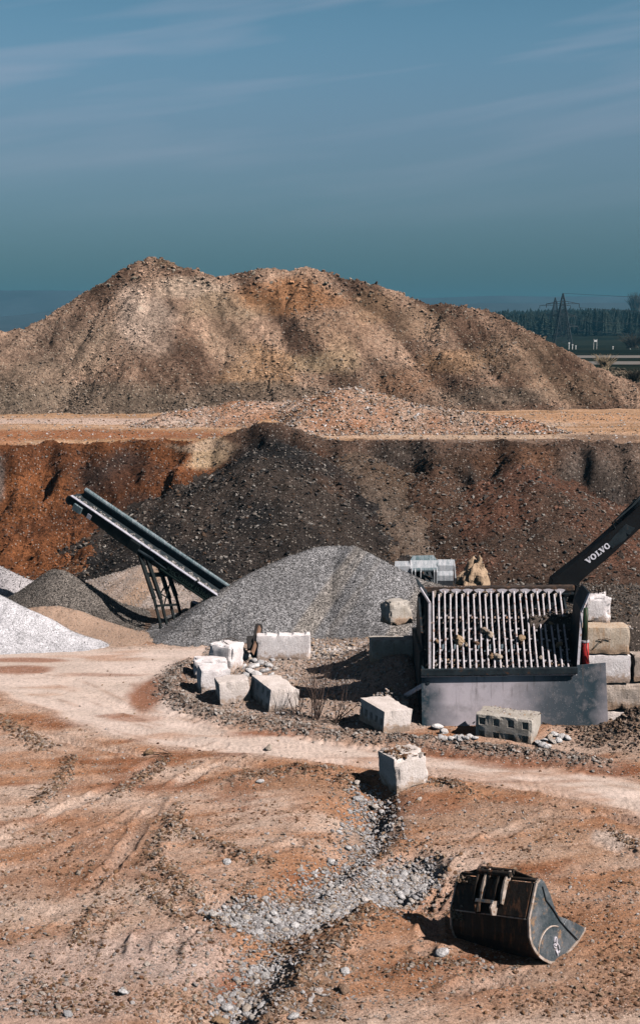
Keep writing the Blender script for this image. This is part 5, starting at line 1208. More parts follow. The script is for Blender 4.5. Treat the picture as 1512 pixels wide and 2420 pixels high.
    # lettering on the side frame
    cu = bpy.data.curves.new('lettering', 'FONT'); cu.body = 'McCloskey J53665'; cu.size = .30; cu.extrude = .004
    tmp = bpy.data.objects.new('t', cu); col.objects.link(tmp); bpy.context.view_layer.update()
    me = bpy.data.meshes.new_from_object(tmp.evaluated_get(bpy.context.evaluated_depsgraph_get())); bpy.data.objects.remove(tmp)
    lm = plain_mat('faded_green_lettering', (.035, .06, .05), .6); me.materials.append(lm)
    t = bpy.data.objects.new('lettering', me); col.objects.link(t); t.parent = o
    m = Matrix((dirv, upn, -side)).transposed().to_4x4(); wd = max(v.co.x for v in me.vertices); sc = 2.25/wd
    t.matrix_local = Matrix.Translation(n0+dirv*(L-2.65)-upn*.32-side*.008-org) @ m @ Matrix.Diagonal((sc, 1.0, 1, 1))
    wpart('stripe', lambda bm: box(bm, n0+dirv*(L-2.9)-upn*.40-side*.006, n0+dirv*(L-.2)-upn*.40-side*.006, .01, .05, upn), lm, o)
    return o
conveyor()
# small second conveyor mouth peeping over the grey pile
def mini():
    b = P(468, 1434, 52.5); o = empty('small_conveyor', Vector((b.x, b.y, .6)), 'small dark conveyor mouth peeping out from behind the grey pile', 'conveyor')
    wpart('chute', lambda bm: (box(bm, P(452, 1427, 52.6), P(486, 1440, 52.6), .5, .16), ), M['conv'], o, .01)
    wpart('chute_lip', lambda bm: box(bm, P(455, 1421, 52.4), P(485, 1432, 52.4), .3, .03), M['conv_edge'], o)
    wpart('end_plate', lambda bm: prism(bm, [P(450, 1424, 52.4), P(465, 1428, 52.4), P(462, 1444, 52.4), P(449, 1443, 52.4)], (0, .3, 0)), mrub, o)
    wpart('prop', lambda bm: box(bm, P(470, 1436, 52.7), P(470, 1480, 52.7), .1, .1), M['conv'], o)
    return o
mini()
hp_, V, _ = heap('gravel_pile', 'small dark sand heap under the small conveyor mouth', 'gravel pile', [(440, 1436, 52.6), (450, 1440, 52.4), (420, 1470, 52.2)], .9, .06, M['sand'], flat_col((.20, .15, .12), .2), amp=.03, rnd=.15, seed=320)

# ------------------------------------------------------------------ loader bucket behind the grey pile
M['bucket_pale'] = metal_mat('pale_bucket_steel', (.36, .40, .44), (.58, .58, .62), .45, .3, 3, (.12, .18, .20), .25, .003, True)
def loader():
    D = 55.5; c = P(1003, 1378, D); o = empty('loader_bucket', Vector((c.x, D+.3, c.z-.3)), 'pale steel loader bucket seen from behind over the shoulder of the grey pile', 'loader bucket')
    def q(px, py, k=0): return P(px, py, D+k)
    # shell sections as bent plates: rows of (py, depth offset)
    def plate(bm, x0, x1, rows, th=.05, skew=0):
        V = []
        for (py, k) in rows: V.append((q(x0, py, k), q(x1, py, k)))
        for side_ in (0, 1):
            vv = [[bm.verts.new(p+Vector((0, th*side_, 0))) for p in r] for r in V]
            for a, b in zip(vv[:-1], vv[1:]): bm.faces.new((a[0], a[1], b[1], b[0]) if side_ == 0 else (a[1], a[0], b[0], b[1]))
            if side_ == 0: F = vv
            else:
                Bv = vv
                for k in (0, 1):
                    for i in range(len(F)-1): bm.faces.new((F[i][k], F[i+1][k], Bv[i+1][k], Bv[i][k]))
                bm.faces.new((F[0][0], F[0][1], Bv[0][1], Bv[0][0])); bm.faces.new((F[-1][0], F[-1][1], Bv[-1][1], Bv[-1][0]))
    wpart('shell', lambda bm: plate(bm, 936, 970, [(1326, .35), (1338, .12), (1350, .1), (1362, 0), (1375, .0), (1388, .25)]), M['bucket_pale'], o)
    wpart('shell', lambda bm: plate(bm, 1033, 1071, [(1322, .35), (1336, .12), (1349, .1), (1360, 0), (1372, .0), (1384, .25)]), M['bucket_pale'], o)
    wpart('shell', lambda bm: plate(bm, 969, 1034, [(1324, .30), (1344, .05)]), M['bucket_pale'], o)
    wpart('spill_guard', lambda bm: prism(bm, [q(968, 1327, .3), q(975, 1313, .5), q(1024, 1312, .5), q(1034, 1325, .3)], (0, .05, 0)), M['conv_cover'], o, label='dark teal spill guard')
    wpart('inner_shell', lambda bm: plate(bm, 969, 1034, [(1344, .6), (1390, .7)]), mrub, o)
    wpart('side_plate', lambda bm: prism(bm, [q(1071, 1322, .35), q(1073, 1338, .1), q(1075, 1366, 0), q(1073, 1384, .3), q(1073, 1384, 1.2), q(1071, 1330, 1.2)], (.05, 0, 0)), M['bucket_pale'], o)
    wpart('side_plate', lambda bm: prism(bm, [q(936, 1326, .35), q(935, 1340, .1), q(935, 1366, 0), q(936, 1386, .3), q(936, 1386, 1.2), q(936, 1330, 1.2)], (-.05, 0, 0)), M['bucket_pale'], o)
    for x in (972, 980, 993, 1025, 1031):
        wpart('hinge_ear', lambda bm, x=x: prism(bm, [q(x, 1342, -.05), q(x, 1352, -.22), q(x, 1380, -.2), q(x, 1382, .1), q(x, 1342, .1)], (.045, 0, 0)), M['bucket_pale'], o)
    wpart('cross_tube', lambda bm: tube(bm, [q(972, 1347, -.02), q(1032, 1346, -.02)], .09, 10), M['conv_cover'], o)
    wpart('tilt_linkage', lambda bm: (box(bm, q(1000, 1352, -.1), q(1010, 1378, -.35), .16, .12), box(bm, q(1012, 1352, -.1), q(1020, 1376, -.3), .14, .12), tube(bm, [q(1004, 1358, -.3), q(1022, 1366, -.3)], .05, 8)), M['steel_dark'], o)
    return o
loader()
rock('tall tan boulder between the loader bucket and the hopper beam', P(1120, 1362, 59), 1.0, BOULD, 'boulder', sc=(1.5, 1.1, 2.0), rot=(.1, .2, .5), name='boulder')

# ------------------------------------------------------------------ excavator arm
def letters(o, mat, origin, ux, uy, un, h, parent_org):
    """slab lettering as flat raised plates"""
    def poly(pts, hole=None):
        bm = bmesh.new()
        if hole:
            n = len(pts); A = [bm.verts.new(origin+ux*x*h+uy*y*h+un*.012) for x, y in pts]; B_ = [bm.verts.new(origin+ux*x*h+uy*y*h+un*.012) for x, y in hole]
            A2 = [bm.verts.new(origin+ux*x*h+uy*y*h) for x, y in pts]; B2 = [bm.verts.new(origin+ux*x*h+uy*y*h) for x, y in hole]
            for i in range(n):
                j = (i+1) % n; bm.faces.new((A[i], A[j], B_[j], B_[i])); bm.faces.new((A2[i], A2[j], A[j], A[i])); bm.faces.new((B_[i], B_[j], B2[j], B2[i]))
        else:
            prism(bm, [origin+ux*x*h+uy*y*h for x, y in pts], un*.012); bmesh.ops.triangulate(bm, faces=bm.faces)
        bmesh.ops.translate(bm, verts=bm.verts, vec=-parent_org); return bm_obj('letter', bm, mat, o)
    def Vv(x): return poly([(x-.05, 1), (x-.05, .9), (x+.05, .9), (x+.38, 0), (x+.62, 0), (x+.93, .9), (x+1.03, .9), (x+1.03, 1), (x+.66, 1), (x+.66, .9), (x+.78, .9), (x+.60, .34), (x+.38, .9), (x+.48, .9), (x+.48, 1)])
    def Oo(x): 
        a = np.linspace(0, 2*math.pi, 24, endpoint=False); return poly([(x+.5+.52*math.cos(t), .5+.53*math.sin(t)) for t in a], [(x+.5+.22*math.cos(t), .5+.36*math.sin(t)) for t in a])
    def Ll(x): return poly([(x, 1), (x, .9), (x+.12, .9), (x+.12, .1), (x, .1), (x, 0), (x+.86, 0), (x+.86, .38), (x+.76, .38), (x+.66, .12), (x+.40, .12), (x+.40, .9), (x+.52, .9), (x+.52, 1)])
    Vv(0); Oo(1.02); Ll(2.18); Vv(2.98); Oo(4.0)
def excavator():
    D = 42.3; org = P(1420, 1330, D); o = empty('excavator_arm', org, 'black excavator arm with white VOLVO lettering reaching down behind the hopper', 'excavator arm')
    mb = metal_mat('black_gloss_paint', (.004, .004, .006), (.009, .010, .012), .7, 0, 2, None); mw = plain_mat('white_lettering', (.72, .70, .78), .5, 0, .05)
    top = [(1300, 1392), (1305, 1369), (1322, 1356), (1390, 1303), (1440, 1258), (1468, 1233), (1512, 1193), (1600, 1118), (1700, 1040)]
    bot = [(1720, 1130), (1600, 1183), (1512, 1249), (1478, 1280), (1440, 1316), (1392, 1356), (1372, 1374), (1358, 1398), (1330, 1420)]
    wpart('stick', lambda bm: prism(bm, [P(x, y, D) for x, y in top+bot], (0, .55, 0)), mb, o, .015)
    wpart('weld_plate', lambda bm: prism(bm, [P(x, y, D-.02) for x, y in ((1455, 1262), (1478, 1238), (1500, 1248), (1476, 1276), (1446, 1296), (1436, 1284))], (0, .03, 0)), M['steel_dark'], o, .004)
    wpart('cylinder', lambda bm: (tube(bm, [P(1470, 1228, D+.1), P(1560, 1140, D+.1)], .075, 12), tube(bm, [P(1560, 1140, D+.1), P(1680, 1030, D+.1)], .14, 12)), M['steel_dark'], o, smooth=True)
    wirepart('hose', [P(1453, 1248, D), P(1446, 1236, D-.1), P(1462, 1222, D), P(1500, 1190, D), P(1560, 1125, D)], .03, o, mrub)
    wirepart('hose', [P(1460, 1240, D+.2), P(1452, 1230, D+.1), P(1470, 1212, D+.2), P(1520, 1165, D+.2)], .03, o, mrub)
    wpart('pin', lambda bm: tube(bm, [P(1486, 1258, D-.04), P(1486, 1258, D+.6)], .07, 12), M['steel_dark'], o)
    wpart('linkage', lambda bm: (box(bm, P(1318, 1385, D+.1), P(1330, 1440, D+.2), .3, .2), box(bm, P(1360, 1380, D+.1), P(1345, 1440, D+.2), .25, .2)), mb, o, .01)
    wpart('digging_bucket', lambda bm: prism(bm, [P(1310, 1425, D), P(1365, 1425, D), P(1372, 1470, D), P(1350, 1500, D), P(1315, 1495, D), P(1300, 1460, D)], (0, 1.1, 0)), mb, o, .02)
    ux = (P(1446, 1297, D)-P(1390, 1340, D)).normalized(); un = Vector((0, -1, 0)); uy = un.cross(ux)
    letters(o, mw, P(1389, 1333, D)+Vector((0, -.006, 0)), ux, uy, un, .185, org)
    return o
excavator()

# ------------------------------------------------------------------ digging bucket in the foreground
M['bk_side'] = metal_mat('worn_blue_steel', (.06, .09, .11), (.22, .23, .25), .4, .55, 2.2, (.42, .27, .17), .28, .004, False, (.5, .46, .44))
M['bk_back'] = metal_mat('dirty_brown_plate', (.018, .015, .013), (.055, .042, .035), .6, .2, 2.2, (.17, .08, .045), .35, .006, True)
M['bk_edge'] = metal_mat('worn_bright_edge', (.34, .27, .22), (.55, .46, .42), .5, .3, 8, (.25, .13, .07), .4, .004)
def digbucket():
    B0 = G(1303, 2278); yaw = 45.0; roll = 12.0
    ax = Vector((-math.cos(R(yaw)), math.sin(R(yaw)), 0))         # towards the far left end
    u = Vector((math.sin(R(yaw)), math.cos(R(yaw)), 0))           # along the side plate, towards the tip
    v = Vector((0, 0, 1)); rot = Matrix.Rotation(R(roll), 3, u)
    a2 = rot @ ax; a2 = a2 if a2.z < ax.z else (Matrix.Rotation(-R(roll), 3, u) @ ax); v2 = u.cross(a2); v2 = v2 if v2.z > 0 else -v2
    W = 1.88; org = B0+Vector((0, 0, .0))
    o = empty('digging_bucket', org, 'rusty dark digging bucket lying on its back on the dirt in the right foreground', 'digging bucket')
    def Q(s_, t, w): return u*s_+v2*t+a2*w      # local coordinates under the Empty
    prof = [(-.10, 1.53), (-.27, 1.28), (-.475, .964), (-.53, .66), (-.50, .50), (-.415, .338), (-.33, .23), (-.237, .146), (-.10, .05), (0, 0), (.12, -.03), (.237, -.03), (.39, -.01), (.534, .02), (.83, .11), (1.14, .256)]
    outline = prof+[(1.15, .30), (.90, .47), (.62, .64), (.42, .74), (.356, .85), (.31, 1.05), (.267, 1.23), (.17, 1.45), (.09, 1.54), (0, 1.57)]
    def L(name, fn, mat, bevel=0, smooth=False, label=None):
        bm = bmesh.new(); fn(bm); ob = bm_obj(name, bm, mat, o, smooth, bevel)
        if label: ob['label'] = label
        return ob
    th = .045
    L('side_plate', lambda bm: prism(bm, [Q(s_, t, 0) for s_, t in outline], a2*th), M['bk_side'], .006, label='right side plate, worn blue steel with rust patches')
    L('side_plate', lambda bm: prism(bm, [Q(s_, t, W-th) for s_, t in outline], a2*th), M['bk_back'], .006)
    def shell(bm):
        inn = []
        for i, (s_, t) in enumerate(prof):
            p0 = prof[max(i-1, 0)]; p1 = prof[min(i+1, len(prof)-1)]; dx, dy = p1[0]-p0[0], p1[1]-p0[1]; l = math.hypot(dx, dy); inn.append((s_-dy/l*.04, t+dx/l*.04))
        ring = [prof, inn]
        A = [[bm.verts.new(Q(s_, t, w)) for s_, t in r] for r in ring for w in (th+.002, W-th-.002)]
        for i in range(len(prof)-1):
            bm.faces.new((A[0][i], A[0][i+1], A[1][i+1], A[1][i])); bm.faces.new((A[2][i+1], A[2][i], A[3][i], A[3][i+1]))
            bm.faces.new((A[0][i], A[2][i], A[2][i+1], A[0][i+1])); bm.faces.new((A[1][i+1], A[3][i+1], A[3][i], A[1][i]))
        bm.faces.new((A[0][0], A[1][0], A[3][0], A[2][0])); bm.faces.new((A[0][-1], A[2][-1], A[3][-1], A[1][-1]))
    L('shell', shell, M['bk_back'])
    # raised flat back plate with seam, wear edge
    nb = Vector(Q(-.835, .61, 0)).normalized() if False else (-(u*.834)+v2*.552).normalized()
    def off(p, k): return p+nb*k
    L('back_plate', lambda bm: prism(bm, [off(Q(-.115, 1.51, .06), .004), off(Q(-.115, 1.51, W-.06), .004), off(Q(-.47, .975, W-.06), .004), off(Q(-.47, .975, .06), .004)], nb*.025), M['bk_back'], .004)
    L('seam_weld', lambda bm: tube(bm, [off(Q(-.478, .958, .05), .012), off(Q(-.478, .958, W-.05), .012)], .014, 6), M['bk_edge'])
    # rims: welded strip around the right side plate
    def rim(bm):
        pts = [Q(s_, t, -.004) for s_, t in [outline[-1]]+prof]
        for a, b in zip(pts[:-1], pts[1:]): box(bm, a, b, .05, .035, a2)
    L('rim_strip', rim, M['bk_edge'])
    L('rim_strip', lambda bm: [box(bm, Q(*p, W+.004), Q(*r_, W+.004), .045, .03, a2) for p, r_ in zip(prof[:-1], prof[1:])], M['bk_edge'])
    L('cutting_edge', lambda bm: prism(bm, [Q(.80, .10, .0), Q(1.20, .25, .0), Q(1.22, .29, 0), Q(.82, .15, 0)], a2*W), M['bk_edge'], .005)
    # patch plate and crease of the cheek, arc of wear
    L('cheek_plate', lambda bm: prism(bm, [Q(.62, .63, -.022), Q(1.12, .30, -.022), Q(1.13, .262, -.022), Q(.86, .13, -.022), Q(.50, .55, -.022)], a2*.018), M['bk_side'], .004)
    L('weld_seam', lambda bm: tube(bm, [Q(.06, 1.42, -.01), Q(.10, 1.15, -.014), Q(.25, .95, -.014), Q(.42, .66, -.016), Q(.62, .42, -.024), Q(.86, .16, -.03)], [.014, .014, .016, .012, .010, .008], 6), M['steel_dark'])
    a_ = [R(t) for t in np.linspace(165, 58, 14)]
    L('wear_arc', lambda bm: tube(bm, [Q(.10+.46*math.cos(t), .18+.46*math.sin(t), -.004) for t in a_], .016, 6), M['bk_edge'])
    # looped emblem welded on the plate
    def loop(cs, ct, rs, rt, ang, r_=.022):
        def fn(bm):
            pts = []
            for t in np.linspace(0, 2*math.pi, 15):
                x, y = rs*math.cos(t), rt*math.sin(t); pts.append(Q(cs+x*math.cos(ang)-y*math.sin(ang), ct+x*math.sin(ang)+y*math.cos(ang), -.008))
            tube(bm, pts, r_, 6)
        return fn
    L('emblem', lambda bm: (loop(.20, .335, .035, .075, -.25)(bm), loop(.235, .20, .045, .085, .2, .018)(bm), loop(.155, .26, .022, .04, .5, .012)(bm), tube(bm, [Q(.165, .19, -.008), Q(.19, .12, -.008), Q(.20, .06, -.008)], [.02, .032, .014], 6)), M['steel_pale'])
    # mounting ears on the back and the hooked bracket
    def ear(w, rusty=False):
        def fn(bm):
            prism(bm, [Q(-.36, 1.12, w), Q(-.44, 1.18, w), Q(-.36, 1.36, w), Q(-.24, 1.55, w), Q(-.12, 1.66, w), Q(.02, 1.70, w), Q(.08, 1.64, w), Q(.06, 1.54, w), Q(-.10, 1.50, w)], a2*.05)
        return fn
    for w in (.62, .80, 1.12, 1.30): L('mounting_ear', ear(w), M['bk_edge'] if w in (.62, 1.12) else M['bk_back'], .006)
    L('pin_tube', lambda bm: tube(bm, [Q(-.10, 1.64, .58), Q(-.10, 1.64, 1.38)], .055, 10), M['bk_back'])
    L('pin_tube', lambda bm: tube(bm, [Q(.03, 1.66, .58), Q(.03, 1.66, 1.38)], .05, 10), M['bk_back'])
    L('top_plate', lambda bm: prism(bm, [Q(-.08, 1.52, .68), Q(.10, 1.55, .68), Q(.10, 1.55, 1.30), Q(-.08, 1.52, 1.30)], v2*.03), M['bk_back'], .004)
    for w in (.74, 1.12):
        L('hook_bracket', lambda bm, w=w: prism(bm, [off(Q(-.33, 1.19, w), .02), off(Q(-.36, 1.13, w), .20), off(Q(-.44, 1.02, w), .22), off(Q(-.49, .92, w), .14), off(Q(-.48, .95, w), .02)], a2*.045), M['bk_edge'] if w < 1 else M['bk_back'], .005)
    L('hook_plate', lambda bm: prism(bm, [off(Q(-.35, 1.15, .74), .19), off(Q(-.38, 1.09, .74), .21), off(Q(-.38, 1.09, 1.165), .21), off(Q(-.35, 1.15, 1.165), .19)], nb*.02), M['bk_side'], .004)
    for w0, w1 in ((.62, .06), (1.33, W-.06)): L('gusset', lambda bm, w0=w0, w1=w1: prism(bm, [Q(.03, 1.69, w0), Q(.03, 1.55, w1), Q(.05, 1.50, w1), Q(.05, 1.50, w0)], u*.03), M['bk_back'], .004)
    L('lip_bar', lambda bm: box(bm, Q(.0, 1.55, th), Q(.0, 1.55, W-th), .12, .05, v2), M['bk_back'], .006)
    mud = rng.random((260, 3)); pts = np.array([tuple(Vector(Q(-.12-.1*a, 1.50-.08*a, W-.55*b))+nb*(.01+.04*c)) for a, b, c in mud[:120]]+[tuple(Vector(Q(-.42-.08*a, 1.02-.25*a, W-.3*b))+nb*(.01+.03*c)) for a, b, c in mud[120:]])
    scatter('caked_mud', pts, rng.uniform(.02, .08, len(pts)), pick(len(pts), [(.45, .30, .2), (.3, .18, .11), (.5, .38, .3)]), C_clod, o)
    return o
digbucket()

# ------------------------------------------------------------------ beams, bushes, stones
mwood = plain_mat('weathered_wood', (.20, .12, .085), .85); mwd = plain_mat('dark_timber', (.025, .022, .022), .8)
o = bm_obj('timber_beam', (lambda bm: (box(bm, P(600, 1552, 46.6), P(612, 1478, 47.6), .26, .20), bm)[1])(bmesh.new()), mwd, bevel=.01); tag(o, 'dark leaning timber behind the plank between two white blocks', 'timber')
o = bm_obj('timber_beam', (lambda bm: (box(bm, P(592, 1535, 46.2), P(590, 1505, 46.5), .22, .2), bm)[1])(bmesh.new()), mwd, bevel=.01); tag(o, 'short dark timber stub left of the leaning plank', 'timber')
o = bm_obj('wooden_plank', (lambda bm: (box(bm, P(604, 1522, 46.2), P(614, 1482, 46.9), .18, .05, Vector((1, 0, .4))), box(bm, P(596, 1545, 45.9), P(604, 1522, 46.2), .18, .05, Vector((1, 0, .4))), bm)[2])(bmesh.new()), mwood); tag(o, 'brown plank leaning beside the large broadside block', 'plank')

def shrub(px, py, h, w, n, seed, label, lean=0, name='bare_shrub'):
    r = random.Random(seed); q = G(px, py); q.z -= .03; bm = bmesh.new()
    def twig(p, d, l, rad, depth):
        pts = [p]; rs = [rad]
        for k in range(4):
            d = (d+Vector((r.gauss(0, .10), r.gauss(0, .10), r.gauss(.05, .06)))).normalized(); pts.append(pts[-1]+d*l/4); rs.append(rad*(1-.2*(k+1)))
        tube(bm, pts, rs, 4)
        if depth > 0:
            for k in range(r.randint(3, 5)):
                j = r.randint(1, 4); dd = (d+Vector((r.gauss(0, .5), r.gauss(0, .5), r.uniform(0, .4)))).normalized(); twig(pts[j], dd, l*r.uniform(.35, .6), rs[j]*.6, depth-1)
    for k in range(n):
        a = r.uniform(0, 6.28); s_ = r.uniform(.1, .5)*w; d = Vector((math.cos(a)*s_+lean, math.sin(a)*s_, 1)).normalized(); twig(q+Vector((r.uniform(-.1, .1), r.uniform(-.1, .1), 0)), d, h*r.uniform(.6, 1), .018, 2)
    bmesh.ops.translate(bm, verts=bm.verts, vec=-q); o = bm_obj(name, bm, plain_mat('shrub_twigs', (.09, .06, .05), .9)); o.location = q; return tag(o, label, 'shrub')
shrub(745, 1702, 1.9, .9, 13, 3, 'tall leafless shrub growing inside the ring of blocks')
shrub(700, 1690, .95, 1.0, 5, 4, 'small leafless shrub against the face of the rightmost ring block', -.2)
shrub(790, 1708, 1.1, 1.2, 7, 5, 'leaning leafless shrub right of the tall one', .5)
def twigs(px, py, n, l, seed, label):
    r = random.Random(seed); q = G(px, py); bm = bmesh.new()
    for _ in range(n):
        a = q+Vector((r.uniform(-.15, .15), r.uniform(-.15, .15), .02)); tube(bm, [a, a+Vector((r.uniform(-1, 1)*l, r.uniform(-.3, .3)*l, r.uniform(.02, .12))), a+Vector((r.uniform(-1.2, 1.2)*l, r.uniform(-.4, .4)*l, r.uniform(.0, .2)))], .008, 4)
    bmesh.ops.translate(bm, verts=bm.verts, vec=-q); o = bm_obj('dry_twigs', bm, mwire); o.location = q; tag(o, label, 'twigs')
twigs(385, 1786, 4, .4, 1, 'few dry twigs beside a brown stone below the road')
twigs(790, 1712, 9, .6, 2, 'tangle of dry twigs lying under the leaning shrub')
twigs(95, 1880, 4, .3, 3, 'small tuft of dry twigs in the left foreground')

# individually visible stones (px, py, size)
used = []
def stone(px, py, s, label, group=None, pal='cob', cat='stone', D=None, name='stone', sink=.25, sc=None):
    q = G(px, py) if D is None else P(px, py, D)
    mesh = (COBB if s > .17 else COBM)[int(px+py) % 5] if pal == 'cob' else ROCKM[int(px+py) % 4]
    o = rock(label, q+Vector((0, 0, s*(.5-sink)*.6)), s, mesh, cat, group, name=name, sc=sc or (rng.uniform(1, 1.35), rng.uniform(.8, 1), rng.uniform(.75, 1.05)))
    return o
for px, py, s, lb, pl_ in ((352, 1783, .22, 'round brown stone lying at the lower edge of the road, left of the middle', 'rock'), (812, 2345, .24, 'orange angular stone in the bottom foreground right of the gully', 'rock'),
        (1045, 2258, .26, 'pale rough lump at the left end of the bucket shadow', 'cob'), (815, 2300, .19, 'round white stone on the right bank of the gully', 'cob'), (635, 1772, .22, 'flat brown stone on the road surface', 'rock'),
        (990, 1892, .14, 'white stone just in front of the lone concrete block', 'cob'), (614, 1850, .2, 'white stone on the rough bank left of the lone block', 'cob'), (537, 2040, .2, 'grey stone on the bank of the curved rut', 'cob'),
        (184, 2067, .16, 'brown stone alone on the smooth dirt at the left', 'rock'), (292, 2350, .24, 'white stone standing out in the bottom left', 'cob'), (160, 2400, .18, 'dark grey stone near the bottom left corner', 'cob'),
        (520, 2425, .28, 'flat brown boulder at the bottom edge left of the gully', 'rock'), (480, 2438, .24, 'white stone at the bottom edge beside the flat brown one', 'cob'), (690, 2410, .2, 'white stone beside the gully at the bottom edge', 'cob')):
    stone(px, py, s, lb, None, pl_)
for px, py, s, lb in ((1032, 1722, .34, 'largest white boulder at the lower left corner of the steel panel'), (1048, 1733, .26, 'white boulder leaning on the largest one by the panel'),):
    stone(px, py, s, lb, None)
for i, x in enumerate((1040, 1052, 1066, 1076, 1088, 1098, 1110, 1120)):
    stone(x, 1746+(i % 3)*2, .22, 'pale boulder in the row between the steel panel and the road', 'pale boulders under the steel panel')
for i, (x, y) in enumerate(((1272, 1760), (1285, 1752), (1298, 1744), (1312, 1740), (1326, 1745), (1282, 1766), (1306, 1756), (1320, 1755), (1292, 1769), (1338, 1748))):
    stone(x, y, .24, 'white boulder beside the block with square holes', 'white boulders beside the holed block')
for i, (x, y, s) in enumerate(((583, 1557, .36), (600, 1578, .34), (615, 1570, .34), (592, 1592, .38), (625, 1588, .30), (636, 1575, .26), (574, 1578, .30), (650, 1584, .2), (590, 1560, .26), (608, 1597, .34), (643, 1562, .2), (660, 1560, .18), (676, 1552, .16), (640, 1598, .22), (628, 1622, .2), (650, 1628, .18), (580, 1600, .28), (598, 1566, .28))):
    stone(x, y, s, 'grey cobble in the heap between the white blocks', 'cobbles heaped between the white blocks')
# gully cobbles: the 240 that show largest, each its own object
def gully_points(n, big=False):
    P_ = []
    while len(P_) < n:
        m = 4000; x = rng.uniform(-3.4, 2.6, m); y = rng.uniform(21.5, 35, m)
        d, s, ln = pl(x, y, GULLY); pe = pl(x, y, POOL_L)[0]/.85
        pr = np.maximum(np.exp(-(d/.50)**2)*.34*sst(-.45, .2, fbm(x*1.3, y*1.3, 3, 77)), (1-sst(.6, 1.1, pe))); k = rng.random(m) < pr
        P_ += list(zip(x[k], y[k]))
    return np.array(P_[:n])
gpnt = gully_points(250)
for (x, y), s in zip(gpnt, .09+.13*rng.random(250)**2.4):
    o = rock('rounded grey and white cobble lying in the gully', Vector((x, y, hz(x, y)+s*.22)), s, COBM[rng.integers(0, 6)], 'cobble', 'cobbles in the gully', name='cobble', sc=(rng.uniform(1, 1.4), rng.uniform(.8, 1), rng.uniform(.8, 1)))

def on_ground(x, y, s, sink=.25): return np.stack([x, y, H(x, y)+s*(.5-sink)*.6], 1)
g = gully_points(17000); s = .028*(4.0)**(rng.random(len(g))**1.6)
scatter('gully_gravel', on_ground(g[:, 0], g[:, 1], s), s, pick(len(g), [(.72, .70, .73), (.82, .79, .81), (.60, .58, .60), (.42, .40, .42), (.60, .50, .43), (.52, .49, .51)]), C_round)
def fan(n, y0, y1, u0=-.27, u1=.27, pw=2.0):
    Y = (y0**-pw+(y1**-pw-y0**-pw)*rng.random(n))**(-1/pw); X = Y*rng.uniform(u0, u1, n); return X, Y
# pebbles over the open ground, few on the packed road
x, y = fan(46000, 21.5, 50); dens = .35+.65*sst(-.2, .5, fbm(x*.5, y*.6, 4, 500)); dens *= 1-.86*road_soft(x, y); k = rng.random(len(x)) < dens; x, y = x[k], y[k]
s = .014*(6.0)**(rng.random(len(x))**3.6); scatter('pebbles', on_ground(x, y, s, .3), s, pick(len(x), PAL_PALE+PAL_SOIL+[(.56, .4, .3)]), C_round)
x, y = fan(30000, 21.5, 48); dens = sst(.0, .35, fbm(x*.9+3, y*.9, 4, 501)); dens *= 1-.93*road_soft(x, y); k = rng.random(len(x)) < dens; x, y = x[k], y[k]
s = .02*(6.0)**(rng.random(len(x))**2.8); scatter('soil_clods', on_ground(x, y, s, .35), s, pick(len(x), [(.33, .18, .10), (.26, .13, .075), (.42, .28, .19), (.20, .11, .07)]), C_clod)
# bottom left and gully banks: many more pale stones
x, y = fan(12000, 21.5, 28, -.27, .02); w = np.exp(-((y-22.3)/2.0)**2)*sst(-.3, .3, fbm(x*.8, y*.8, 4, 503)); k = rng.random(len(x)) < w*.6; x, y = x[k], y[k]; s = .018*(7)**(rng.random(len(x))**3.2)
scatter('pebbles', on_ground(x, y, s), s, pick(len(x), PAL_PALE), C_round)
d_ = rng.normal(0, 1.1, 9000); i_ = rng.integers(0, len(gpnt), 9000); g = gully_points(9000); x, y = g[:, 0]+rng.normal(0, .6, 9000), g[:, 1]+rng.normal(0, .6, 9000); s = .025*(5.0)**(rng.random(9000)**2.4)
scatter('gully_bank_clods', on_ground(x, y, s), s, pick(9000, PAL_SOIL+PAL_PALE[:4]+[(.2, .13, .1)]), C_clod)
# rut shoulders and berm: clods in lines
X, Y, = [], []
for pts, h, w in RUTS_W:
    tot = sum(math.dist(a, b) for a, b in zip(pts[:-1], pts[1:])); n = int(tot*240*w/.2)
    for _ in range(n):
        k = rng.integers(0, len(pts)-1); t = rng.random(); X.append(pts[k][0]+(pts[k+1][0]-pts[k][0])*t+rng.normal(0, w*.7)); Y.append(pts[k][1]+(pts[k+1][1]-pts[k][1])*t+rng.normal(0, w*.7))
x, y = np.array(X), np.array(Y); s = .02*(6.0)**(rng.random(len(x))**2.2); scatter('rut_clods', on_ground(x, y, s), s, pick(len(x), PAL_SOIL+[(.22, .13, .09), (.55, .45, .4)]), C_clod)
X, Y = [], []
cumb = np.cumsum([0]+[math.dist(a, b) for a, b in zip(BERM_W[:-1], BERM_W[1:])])
for _ in range(7000):
    t = rng.random()*cumb[-1]; k = int(np.searchsorted(cumb, t)-1); k = max(0, min(k, len(BERM_W)-2)); f = (t-cumb[k])/(cumb[k+1]-cumb[k]); X.append(BERM_W[k][0]+(BERM_W[k+1][0]-BERM_W[k][0])*f+rng.normal(0, .28)); Y.append(BERM_W[k][1]+(BERM_W[k+1][1]-BERM_W[k][1])*f+rng.normal(0, .26))
x, y = np.array(X), np.array(Y); s = .025*(6.0)**(rng.random(len(x))**2.4); scatter('berm_clods', on_ground(x, y, s), s, pick(len(x), [(.40, .33, .29), (.5, .43, .39), (.28, .2, .16), (.2, .14, .11), (.58, .52, .49)]), C_clod)
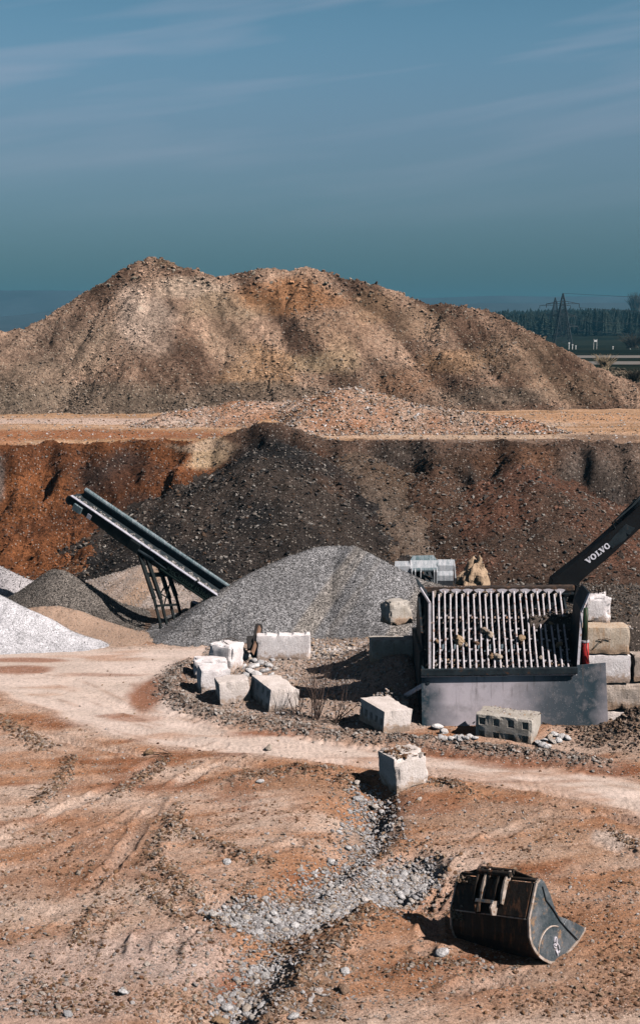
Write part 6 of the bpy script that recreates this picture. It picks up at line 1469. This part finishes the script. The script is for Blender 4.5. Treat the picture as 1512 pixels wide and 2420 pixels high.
# inside the ring: gravelly slope
x = rng.uniform(-5, 4, 26000); y = rng.uniform(38.5, 50, 26000); k = inpoly(x, y, ISL); x, y = x[k], y[k]; s = .02*(6.0)**(rng.random(len(x))**3.2); scatter('island_gravel', on_ground(x, y, s), s, pick(len(x), PAL_PALE+[(.45, .35, .3)]), C_round)
x = rng.normal(P(800, 1545, 46).x, .75, 900); y = rng.normal(47.2, .5, 900); s = .06*(3.5)**(rng.random(900)**1.7); scatter('cobble_spill', on_ground(x, y, s), s, pick(900, PAL_PALE), C_round)
# platform rubble and ramp at the right
x = rng.uniform(6.1, 11, 5000); y = rng.uniform(40, 46.5, 5000); s = .03*(5.5)**(rng.random(5000)**2.4); scatter('platform_rubble', on_ground(x, y, s), s, pick(5000, PAL_DARK+[(.2, .15, .12)]), C_clod)
x = rng.normal(8.9, .9, 4500); y = rng.normal(37.5, .7, 4500); s = .03*(5.0)**(rng.random(4500)**2.2); scatter('ramp_clods', on_ground(x, y, s), s, pick(4500, [(.3, .2, .14), (.2, .13, .1), (.4, .3, .24), (.12, .1, .09)]), C_clod)
# loose stone over the quarry face
x = rng.uniform(-19, 19, 60000); y = rng.uniform(57, 73, 60000); t = face_t(x, y); dn = .25+.75*sst(-.15, .4, fbm(x*.5, y*.5, 4, 510)); k = (t > -.1) & (t < 1.02) & (rng.random(len(x)) < dn); x, y = x[k], y[k]
s = .03*(7)**(rng.random(len(x))**3.4); z = H(x, y); c = face_color(x, y, z); u = rng.random((len(x), 1)); c = np.where(u < .55, c*rng.uniform(.7, 1.6, (len(x), 1)), np.where(u < .96, c*.6+.07, np.array([.36, .33, .31])*rng.uniform(.6, 1.2, (len(x), 1))))
scatter('face_stones', np.stack([x, y, z+s*.1], 1), s, np.clip(c, 0, .8), C_clod)
x = rng.uniform(-24, 24, 9000); y = rng.uniform(71, 98, 9000); k = face_t(x, y) > 1.0; x, y = x[k], y[k]; s = .04*(5.0)**(rng.random(len(x))**3); scatter('terrace_stones', on_ground(x, y, s), s, pick(len(x), PAL_PALE+PAL_SOIL), C_clod)

# ------------------------------------------------------------------ air
hb = bmesh.new(); bmesh.ops.create_cube(hb, size=1, matrix=Matrix.Translation((0, 1790, 52)) @ Matrix.Diagonal((5600, 3640, 110, 1)))
hzm = bpy.data.materials.new('haze'); hzm.use_nodes = True; nt = hzm.node_tree; nt.nodes.clear(); ho = nt.nodes.new('ShaderNodeOutputMaterial'); pv = nt.nodes.new('ShaderNodeVolumePrincipled')
pv.inputs['Density'].default_value = .00017; pv.inputs['Color'].default_value = (.12, .42, .64, 1); pv.inputs['Anisotropy'].default_value = .0
nt.links.new(pv.outputs[0], ho.inputs['Volume']); haze = bm_obj('haze', hb, hzm); haze['kind'] = 'stuff'
